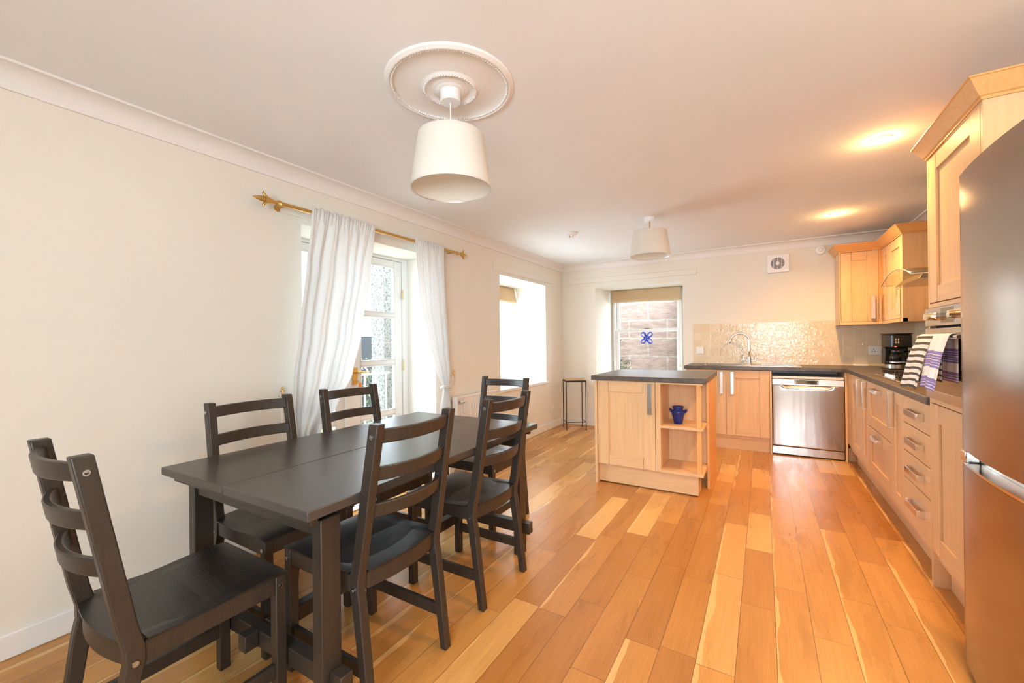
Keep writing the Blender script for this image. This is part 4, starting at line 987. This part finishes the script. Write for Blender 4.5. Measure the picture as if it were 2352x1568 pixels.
MB().tube([(0.158, DF - 0.018, 0.724), (0.172, DF - 0.022, 0.708), (0.20, DF - 0.026, 0.700), (0.29, DF - 0.030, 0.696), (0.367, DF - 0.031, 0.695), (0.44, DF - 0.030, 0.696), (0.54, DF - 0.026, 0.700), (0.562, DF - 0.022, 0.708), (0.577, DF - 0.018, 0.724)], 0.007, 10, 0.6).build('handle', 'chrome', dr_, world=True, smooth='all')
MB().box(a0, a1, DF + 0.004, DF + 0.02, 0.012, 0.090).build('kickplate', 'steel', dw, world=True, bevel=0.002)
for x in (a0 + 0.05, a1 - 0.05): MB().cyl((x, DF + 0.1, 0), (x, DF + 0.1, 0.02), 0.015, n=12).build('foot', 'dark_plastic', dw, world=True)

# ---- right run
RF = 0.690
cr = thing('corner_cupboard', 'pale oak two-door cupboard in the corner right of the dishwasher', 'cabinet', (1.0, 4.9, 0))
MB().box(RF + 0.021, XR, 4.205, YB, 0.13, 0.868).build('carcass', 'oak', cr, world=True)
MB().box(0.691, 0.7105, 4.905, 5.16, 0.180, 0.868).box(0.691, 0.76, 5.14, 5.16, 0.18, 0.868).build('corner_post', 'gilt', cr, world=True, bevel=0.001)
d = shaker(cr, 'x', RF, -1, 4.435, 4.90, 0.178, 0.868, 0.075); bar_handle(d, 'x', RF, -1, 4.475, 0.640, 0.855, 0.032)
d = shaker(cr, 'x', RF, -1, 4.205, 4.433, 0.178, 0.868, 0.070); bar_handle(d, 'x', RF, -1, 4.262, 0.640, 0.855, 0.032)
dr1 = thing('pan_drawer_unit', 'pale oak unit with two deep pan drawers under the hob', 'cabinet', (1.0, 3.86, 0))
MB().box(RF + 0.021, XR, 3.507, 4.204, 0.13, 0.868).build('carcass', 'oak', dr1, world=True)
for z0_, z1_, zh in ((0.528, 0.868, 0.820), (0.178, 0.526, 0.478)):
    d = shaker(dr1, 'x', RF, -1, 3.507, 4.204, z0_, z1_, 0.085, name='drawer')
    bar_handle(d, 'x', RF, -1, 3.86, zh - 0.013, zh + 0.013, a_half=0.10, m_='chrome')
nc = thing('narrow_cupboard', 'slim pale oak cupboard between the deep and the shallow drawers', 'cabinet', (1.0, 3.38, 0))
MB().box(RF + 0.021, XR, 3.246, 3.506, 0.13, 0.868).build('carcass', 'oak', nc, world=True)
d = shaker(nc, 'x', RF, -1, 3.246, 3.506, 0.178, 0.868, 0.07); bar_handle(d, 'x', RF, -1, 3.452, 0.637, 0.860, 0.032)
dr2 = thing('drawer_unit', 'pale oak stack of four plain drawers beside the oven housing', 'cabinet', (1.0, 3.02, 0))
MB().box(RF + 0.021, XR, 2.792, 3.245, 0.13, 0.868).build('carcass', 'oak', dr2, world=True)
for z0_, z1_, zh in ((0.7165, 0.868, 0.794), (0.558, 0.7145, 0.638), (0.403, 0.556, 0.482), (0.178, 0.401, 0.300)):
    d = shaker(dr2, 'x', RF, -1, 2.792, 3.245, z0_, z1_, name='drawer', flat=True)
    bar_handle(d, 'x', RF, -1, 2.985, zh - 0.016, zh + 0.016, a_half=0.105, m_='chrome')
tag(MB().box(0.762, 0.780, 2.792, 5.2, 0, 0.129).box(0.7, 0.762, 5.182, 5.2, 0, 0.129).build('plinth_board', 'oaky', bevel=0.001), 'long pale oak plinth along the floor under the right-hand units', 'plinth')
# one continuous L-shaped worktop
tag(MB().prism([(-0.782, 5.125), (0.645, 5.125), (0.678, 5.075), (0.678, 2.792), (XR, 2.792), (XR, YB), (-0.782, YB)], 'z', 0.869, 0.908).build('worktop', 'worktop', bevel=0.005, seg=3), 'long L-shaped dark slate-look worktop along the back and right walls', 'worktop')

# ---- tiles (facing of the wall)
struct('wall_tiling_back', MB().box(-0.757, XR - 0.008, YB - 0.008, YB, 0.909, 1.393), 'tiles')
struct('wall_tiling_right', MB().box(XR - 0.008, XR, 2.792, YB - 0.008, 0.909, 1.393), 'tilesr')

# ---- sink, tap
sn = thing('sink', 'stainless steel inset sink with drainer below the tap', 'sink', (-0.13, 5.38, 0.909))
MB().box(-0.60, -0.02, 5.20, 5.56, 0.9085, 0.9125).box(0.30, 0.335, 5.20, 5.56, 0.9085, 0.9125).box(-0.02, 0.30, 5.20, 5.235, 0.9085, 0.9125).box(-0.02, 0.30, 5.525, 5.56, 0.9085, 0.9125).build('rim', 'steel', sn, world=True, bevel=0.001)
rb = MB()
for k in range(9): rb.box(-0.56, -0.12, 5.235 + k * 0.034, 5.241 + k * 0.034, 0.9125, 0.9145)
rb.build('drainer_rib', 'steel', sn, world=True, bevel=0.0008)
MB().box(-0.02, 0.30, 5.235, 5.525, 0.9095, 0.9105).build('bowl', 'steel', sn, world=True)
MB().lathe([(0.0, 0.004), (0.008, 0.004), (0.010, 0.012), (0.004, 0.014), (0.0, 0.022)], (-0.575, 5.42, 0.9125), 14).build('plug', 'gold', sn, world=True, smooth=True)
tp = thing('mixer_tap', 'tall chrome swan-neck mixer tap with two lever handles', 'tap', (-0.14, 5.54, 0.9125))
bd = MB().lathe([(0.0, 0), (0.026, 0.0), (0.026, 0.006), (0.021, 0.010), (0.021, 0.085), (0.015, 0.092), (0.0125, 0.095), (0.0, 0.095)], (0, 0, 0), 28)
bd.cyl((-0.060, 0, 0.045), (0.060, 0, 0.045), 0.0095, n=14).build('body', 'chrome', tp, smooth=True)
MB().tube([(0, 0, 0.09), (0, 0, 0.16), (0, 0, 0.262)] + [(-0.096 + 0.096 * math.cos(a), -0.01 * a / PI, 0.262 + 0.096 * math.sin(a)) for a in [PI * k / 16 for k in range(1, 15)]] + [(-0.193, -0.01, 0.268), (-0.197, -0.01, 0.245)], 0.0115, 16).build('spout', 'chrome', tp, smooth='all')
for s in (-1, 1): MB().tube([(s * 0.058, 0, 0.036), (s * 0.064, 0, 0.048), (s * 0.063, 0, 0.080), (s * 0.067, 0, 0.112)], [0.009, 0.008, 0.006, 0.0045], 12).build('lever', 'chrome', tp, smooth='all')

# ---- wall cabinets
def cornice(parent, pts, ztop, zbot, out=0.055):
    """crown moulding following a plan polyline; pts carry (x, y, nx, ny) with outward offset directions"""
    mb = MB(); prof = [(0.0, 0.0), (0.006, 0.0), (0.006, 0.010), (0.012, 0.014), (out - 0.004, 0.9), (out, 0.92), (out, 1.0), (0.0, 1.0)]
    n = len(prof); vs = []
    for x, y, nx, ny in pts:
        for d_, h_ in prof:
            z = zbot + (h_ if h_ < 0.1 else h_ * (ztop - zbot)); vs.append((x + nx * d_, y + ny * d_, z))
    fs = []
    for k in range(len(pts) - 1):
        for i in range(n): fs.append((k * n + i, k * n + (i + 1) % n, (k + 1) * n + (i + 1) % n, (k + 1) * n + i))
    fs += [tuple(range(n)), tuple((len(pts) - 1) * n + i for i in range(n))]
    return mb.add(vs, fs).build('cornice', 'gilt', parent, world=True)
WF = 0.992; WB = 5.335
wc = thing('corner_wall_cabinet', 'pale oak wall cabinets wrapping the corner above the socket', 'wall cabinet', (1.0, 5.2, 1.335))
MB().box(0.672, XR, WB + 0.021, YB - 0.0085, 1.34, 2.06).box(WF + 0.021, XR - 0.0085, 4.65, WB + 0.0205, 1.34, 2.06).build('carcass', 'oak', wc, world=True, bevel=0.001)
MB().box(0.664, 0.672, WB - 0.001, YB - 0.0085, 1.333, 2.06).build('end_panel', 'oak', wc, world=True)
MB().box(WF - 0.001, XR - 0.0085, 4.632, 4.65, 1.333, 2.06).build('end_panel', 'oak', wc, world=True)
d = shaker(wc, 'y', WB, -1, 0.674, 0.966, 1.362, 2.055, 0.082); bar_handle(d, 'y', WB, -1, 0.921, 1.385, 1.612, 0.030, 'nickel')
MB().box(0.967, WF + 0.02, WB, WB + 0.02, 1.34, 2.06).box(WF, WF + 0.02, WB - 0.02, WB, 1.34, 2.06).build('corner_post', 'gilt', wc, world=True)
d = shaker(wc, 'x', WF, -1, 5.075, 5.313, 1.362, 2.055, 0.075); bar_handle(d, 'x', WF, -1, 5.275, 1.385, 1.612, 0.030, 'chrome')
d = shaker(wc, 'x', WF, -1, 4.652, 5.073, 1.362, 2.055, 0.082); bar_handle(d, 'x', WF, -1, 4.70, 1.385, 1.612, 0.030, 'chrome')
MB().prism([(0.664, WB - 0.004), (0.99, WB - 0.004), (WF - 0.004, WB - 0.006), (WF - 0.004, 4.632), (WF + 0.03, 4.632), (WF + 0.03, WB + 0.03), (0.664, WB + 0.03)], 'z', 1.333, 1.3605).build('light_rail', 'oakx', wc, world=True)
cornice(wc, [(0.664, YB - 0.01, -1, 0), (0.664, WB, -1, -1), (WF, WB, -1, -1), (WF, 4.632, -1, -1), (XR - 0.01, 4.632, 0, -1)], 2.135, 2.058)

# ---- cooker hood
hd = thing('cooker_hood', 'cooker hood with an arched clear glass canopy over the hob', 'cooker hood', (1.05, 3.94, 1.6))
def hfn(u, v):
    y = 3.56 + 0.77 * u; x = 0.80 + 0.48 * v
    return Vector((x, y, 1.602 + 0.073 * (1 - (2 * u - 1) ** 2)))
MB().grid(hfn, 40, 6).build('glass_canopy', 'hoodglass', hd, world=True, smooth='all', solid=0.006)
eg = MB().tube([Vector((0.80, 0, 0)) + Vector((0, 3.56 + 0.77 * u, 1.602 + 0.073 * (1 - (2 * u - 1) ** 2))) for u in [k / 30 for k in range(31)]], 0.0035, 6)
eg.tube([(0.80, 3.56, 1.602), (1.28, 3.56, 1.602)], 0.0035, 6).build('canopy_edge', 'nickel', hd, world=True, smooth='all')
MB().hexa([(0.86, 3.66, 1.578), (1.285, 3.66, 1.578), (1.285, 4.24, 1.578), (0.86, 4.24, 1.578)], [(0.90, 3.70, 1.625), (1.285, 3.70, 1.625), (1.285, 4.20, 1.625), (0.90, 4.20, 1.625)]).build('motor_box', 'steel', hd, world=True, bevel=0.002)
MB().box(1.04, 1.288, 3.81, 4.08, 1.6251, 2.20).build('chimney', 'steel', hd, world=True, bevel=0.002)

# ---- hob
hb = thing('gas_hob', 'stainless steel gas hob with black pan supports in the worktop', 'hob', (1.0, 3.94, 0.908))
MB().box(0.745, 1.245, 3.58, 4.30, 0.9085, 0.9165).build('plate', 'hob', hb, world=True, bevel=0.003)
for cx, cy in ((0.87, 3.76), (1.12, 3.76), (0.995, 3.94), (0.87, 4.12), (1.12, 4.12)):
    bn = MB().lathe([(0.0, 0), (0.042, 0), (0.040, 0.010), (0.030, 0.013), (0.030, 0.022), (0.0, 0.024)], (cx, cy, 0.9165), 24).build('burner', 'castiron', hb, world=True, smooth=True)
    if (cx, cy) == (0.995, 3.94): continue
    g = MB()
    for q in range(4):
        a = PI / 4 + q * PI / 2; g.tube([(cx + 0.085 * math.cos(a) * 1.2, cy + 0.085 * math.sin(a) * 1.2, 0.918), (cx + 0.085 * math.cos(a) * 1.15, cy + 0.085 * math.sin(a) * 1.15, 0.950), (cx + 0.02 * math.cos(a), cy + 0.02 * math.sin(a), 0.952)], 0.0055, 6)
    g.box(cx - 0.082, cx - 0.072, cy - 0.08, cy + 0.08, 0.940, 0.952).box(cx + 0.072, cx + 0.082, cy - 0.08, cy + 0.08, 0.940, 0.952)
    g.box(cx - 0.08, cx + 0.08, cy - 0.082, cy - 0.072, 0.940, 0.952).box(cx - 0.08, cx + 0.08, cy + 0.072, cy + 0.082, 0.940, 0.952)
    for q in range(5): g.box(cx - 0.0945, cx - 0.07, cy - 0.07 + q * 0.035 - 0.004, cy - 0.07 + q * 0.035 + 0.004, 0.936, 0.956)
    g.build('pan_support', 'castiron', hb, world=True)
for k in range(5): MB().lathe([(0.017, 0), (0.015, 0.022), (0, 0.024)], (0.775, 3.68 + 0.05 * k + 0.16, 0.9165), 18).build('knob', 'chrome', hb, world=True, smooth=True)

# ---- tall oven housing
th = thing('oven_housing', 'tall pale oak oven housing with crown cornice beside the fridge', 'cabinet', (1.0, 2.48, 0))
MB().box(RF, XR, 2.771, 2.790, 0, 2.060).box(RF, XR, 2.185, 2.204, 0, 2.060).build('side_panel', 'oak', th, world=True, bevel=0.001)
MB().box(RF + 0.02, XR, 2.205, 2.770, 0.13, 0.90).box(RF + 0.02, XR, 2.205, 2.770, 1.355, 2.06).box(RF + 0.25, XR, 2.205, 2.770, 0.90, 1.355).build('carcass', 'oak', th, world=True)
for za in ((1.339, 1.358), (0.887, 0.912)): MB().box(RF, RF + 0.0195, 2.205, 2.770, *za).build('filler_rail', 'oaky', th, world=True, bevel=0.001)
shaker(th, 'x', RF, -1, 2.206, 2.769, 1.362, 2.056, 0.092, rail=0.075)
shaker(th, 'x', RF, -1, 2.206, 2.769, 0.172, 0.884, 0.092, rail=0.085)
MB().box(0.752, 0.770, 2.205, 2.770, 0, 0.129).build('plinth', 'oaky', th, world=True)
cornice(th, [(XR - 0.01, 2.790, 0, 1), (RF, 2.790, -1, 1), (RF, 2.185, -1, -1), (XR - 0.01, 2.185, 0, -1)], 2.135, 2.058, 0.048)

ov = thing('oven', 'built-in stainless steel oven with two towels on its handle', 'oven', (RF, 2.487, 0.915))
MB().box(RF + 0.021, RF + 0.249, 2.206, 2.769, 0.914, 1.338).build('oven_body', 'dark', ov, world=True)
cp = MB().box(RF - 0.018, RF + 0.02, 2.208, 2.767, 1.250, 1.335).build('control_panel', 'steel', ov, world=True, bevel=0.002)
MB().box(RF - 0.0195, RF - 0.0175, 2.40, 2.555, 1.262, 1.326).build('display', 'ovenglass', cp, world=True)
for y in (2.635, 2.345):
    MB().lathe([(0.020, 0.0), (0.018, -0.006), (0.0165, -0.022), (0.015, -0.036), (0.0, -0.037)], (RF - 0.018, y, 1.293), 24, 'x').build('knob', 'chrome', cp, world=True, smooth=True)
od = MB().box(RF - 0.018, RF + 0.02, 2.208, 2.767, 0.915, 0.955).box(RF - 0.018, RF + 0.02, 2.208, 2.250, 0.955, 1.240).box(RF - 0.018, RF + 0.02, 2.725, 2.767, 0.955, 1.240).box(RF - 0.018, RF + 0.02, 2.25, 2.725, 1.215, 1.240).build('oven_door', 'steel', ov, world=True, bevel=0.002)
MB().box(RF - 0.016, RF + 0.010, 2.250, 2.725, 0.955, 1.215).build('oven_window', 'ovenglass', od, world=True)
OHX, OHZ = 0.640, 1.200
MB().cyl((OHX, 2.245, OHZ), (OHX, 2.735, OHZ), 0.008, n=16).cyl((OHX, 2.27, OHZ), (RF - 0.016, 2.27, OHZ), 0.006, n=12).cyl((OHX, 2.71, OHZ), (RF - 0.016, 2.71, OHZ), 0.006, n=12).build('oven_handle', 'chrome', od, world=True, smooth=True)

# ---- towels hung over the oven handle
def towel(label, material, y0_, y1_, zb, flare, seed, skew=0.0, nfold=2.5, group=None):
    rn = random.Random(seed); ph = rn.uniform(0, 6)
    t = thing('tea_towel', label, 'tea towel', (OHX, (y0_ + y1_) / 2, OHZ), group='striped tea towels on the oven handle')
    LT = OHZ - zb; R_ = 0.013
    def front(u, v):
        # v 0 at top of the handle, 1 at hem
        s_ = v * (LT + 0.02)
        if s_ < 0.02: a = s_ / 0.02 * PI / 2; x = OHX - R_ * math.sin(a); z = OHZ + R_ * math.cos(a)
        else:
            q = (s_ - 0.02) / LT; x = OHX - R_ - flare * q ** 0.8; z = OHZ - (s_ - 0.02)
        w = 0.008 * math.sin(u * nfold * 2 * PI + ph) * min(1, v * 2.5)
        yy = y1_ + (y0_ - y1_) * u + (skew * v) * (1 - u * 0.6)
        return Vector((x - abs(w) - w * 0.4, yy, z - 0.006 * math.sin(u * 5 + ph) * v))
    MB().grid(front, 50, 70, uv=True).build('front_fall', material, t, world=True, smooth='all', solid=0.0025)
    def back(u, v):
        s_ = v * (LT * 0.85 + 0.02)
        if s_ < 0.02: a = s_ / 0.02 * PI / 2; x = OHX + R_ * math.sin(a); z = OHZ + R_ * math.cos(a)
        else: x = OHX + R_ ; z = OHZ - (s_ - 0.02)
        return Vector((x + 0.002 * math.sin(u * 12), y1_ + (y0_ - y1_) * u, z))
    MB().grid(back, 30, 30, uv=True).build('back_fall', material, t, world=True, smooth='all', solid=0.0025)
    return t
towel('tea towel with dark grey stripes on the oven handle', 'towel_dark', 2.478, 2.668, 0.972, 0.052, 4, 0.03, 1.6)
towel('tea towel with lilac stripes on the oven handle', 'towel_lilac', 2.300, 2.474, 0.985, 0.040, 9, 0.02, 1.3)

# ---- fridge freezer
FX0, FX1, FY0, FY1, FT = 0.640, 1.26, 1.545, 2.165, 1.782
fg = thing('fridge_freezer', 'tall brushed steel fridge freezer at the right edge', 'fridge', (0.95, 1.85, 0))
MB().box(FX0 + 0.03, FX1, FY0 + 0.004, FY1 - 0.004, 0.0, FT - 0.004).build('cabinet', mat('fridge_side_grey', (0.25, 0.23, 0.21), 0.4, 0.3), fg, world=True, bevel=0.003)
def fdoor(za, zb):
    n = 26; out = []
    for k in range(n + 1):
        u = k / n; y = FY1 + (FY0 - FY1) * u; e = min(u, 1 - u) * (FY1 - FY0)
        rd_ = 0.016; c_ = (rd_ - math.sqrt(max(0, rd_ ** 2 - (rd_ - e) ** 2))) if e < rd_ else 0
        out.append((FX0 - 0.022 - 0.020 * (1 - (2 * u - 1) ** 2) + c_, y))
    # denser near the corner
    pts = [(FX0 + 0.029, FY1)] + out + [(FX0 + 0.029, FY0)]
    return MB().prism(pts, 'z', za, zb)
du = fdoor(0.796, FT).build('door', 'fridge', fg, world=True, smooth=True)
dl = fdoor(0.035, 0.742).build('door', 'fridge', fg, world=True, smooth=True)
fdoor(0.743, 0.7515).build('handle_lip', 'chrome', dl, world=True, smooth=True)
MB().box(FX0 + 0.012, FX0 + 0.029, FY0 + 0.01, FY1 - 0.01, 0.752, 0.795).build('grip_recess', 'nickel', dl, world=True)
for ya, yb in ((FY1 - 0.05, FY1 - 0.004), (FY0 + 0.004, FY0 + 0.05)): MB().box(FX0 - 0.026, FX0 + 0.012, ya, yb, 0.752, 0.790).build('grip_end', 'chrome', dl, world=True, bevel=0.004)
MB().box(FX0 + 0.05, FX1, FY0 + 0.02, FY1 - 0.02, 0, 0.034).build('kickplate', 'dark_plastic', fg, world=True)

# ---- coffee maker, toaster, little tray at the back
cm = thing('coffee_maker', 'black filter coffee maker with a glass jug in the corner', 'coffee maker', (1.055, 5.12, 0.9085), R(8))
MB().box(-0.090, 0.090, -0.105, 0.105, 0.0, 0.012).box(-0.085, 0.085, 0.020, 0.100, 0.0475, 0.20).build('column', 'dark_plastic', cm, bevel=0.006)
MB().lathe([(0.0, 0), (0.098, 0), (0.098, 0.034), (0.085, 0.036), (0.0, 0.036)], (0, -0.01, 0.0125), 40).build('base_band', 'steel', cm, smooth=True)
MB().prism([(-0.078, -0.070), (-0.060, -0.092), (0.060, -0.092), (0.078, -0.070), (0.090, 0.05), (0.085, 0.10), (-0.085, 0.10), (-0.090, 0.05)], 'z', 0.200, 0.318).build('brew_head', 'dark_plastic', cm, bevel=0.008, seg=3)
MB().prism([(-0.082, -0.078), (-0.062, -0.098), (0.062, -0.098), (0.082, -0.078), (0.094, 0.05), (0.089, 0.104), (-0.089, 0.104), (-0.094, 0.05)], 'z', 0.3185, 0.330).build('lid', 'dark_plastic', cm, bevel=0.004)
cj = MB().lathe([(0.050, 0.0), (0.058, 0.010), (0.060, 0.06), (0.052, 0.095), (0.046, 0.112)], (-0.01, -0.035, 0.050), 36).build('carafe', 'carafe', cm, smooth='all')
MB().lathe([(0.061, 0.012), (0.061, 0.022), (0.059, 0.022), (0.059, 0.012)], (-0.01, -0.035, 0.050), 36, close=True).build('carafe_band', 'nickel', cj, smooth=True)
MB().lathe([(0.050, 0.108), (0.048, 0.126), (0, 0.128), (0, 0.108)], (-0.01, -0.035, 0.050), 36, close=True).build('carafe_lid', 'dark_plastic', cj, smooth=True)
MB().tube([(0.035, -0.055, 0.165), (0.062, -0.075, 0.165), (0.072, -0.085, 0.12), (0.062, -0.078, 0.075), (0.045, -0.065, 0.07)], 0.009, 10).build('carafe_handle', 'dark_plastic', cj, smooth='all')
for i in range(2):
    for j in range(3): MB().lathe([(0.005, 0), (0.005, -0.003), (0, -0.003)], (-0.045 + i * 0.018, -0.0915, 0.245 + j * 0.016), 12, 'y').build('button', 'chrome', cm)
MB().box(-0.055, -0.040, -0.0935, -0.0915, 0.206, 0.214).build('power_lamp', 'red_led', cm)

ts = thing('toaster', 'upright steel toaster with a black top behind the tea towels', 'toaster', (1.155, 4.62, 0.9085))
MB().prism([(-0.065, 0.0), (0.085, 0.0), (0.080, 0.205), (-0.055, 0.205)], 'y', -0.12, 0.12).build('body', 'kettle', ts, bevel=0.010, seg=3)
MB().box(-0.052, 0.078, -0.115, 0.115, 0.2055, 0.216).build('top_plate', 'dark_plastic', ts, bevel=0.003)
MB().box(-0.068, -0.060, -0.02, 0.02, 0.06, 0.16).build('lever_slot', 'dark_plastic', ts, bevel=0.002)
MB().box(-0.03, -0.01, -0.10, 0.10, 0.2162, 0.2172).box(0.03, 0.05, -0.10, 0.10, 0.2162, 0.2172).build('bread_slot', 'dark', ts)
tag(MB().box(0.805, 0.925, 5.585, 5.636, 0.9085, 0.925).build('spoon_rest', 'plastic', bevel=0.003), 'low cream dish on the worktop against the back wall tiles', 'dish')
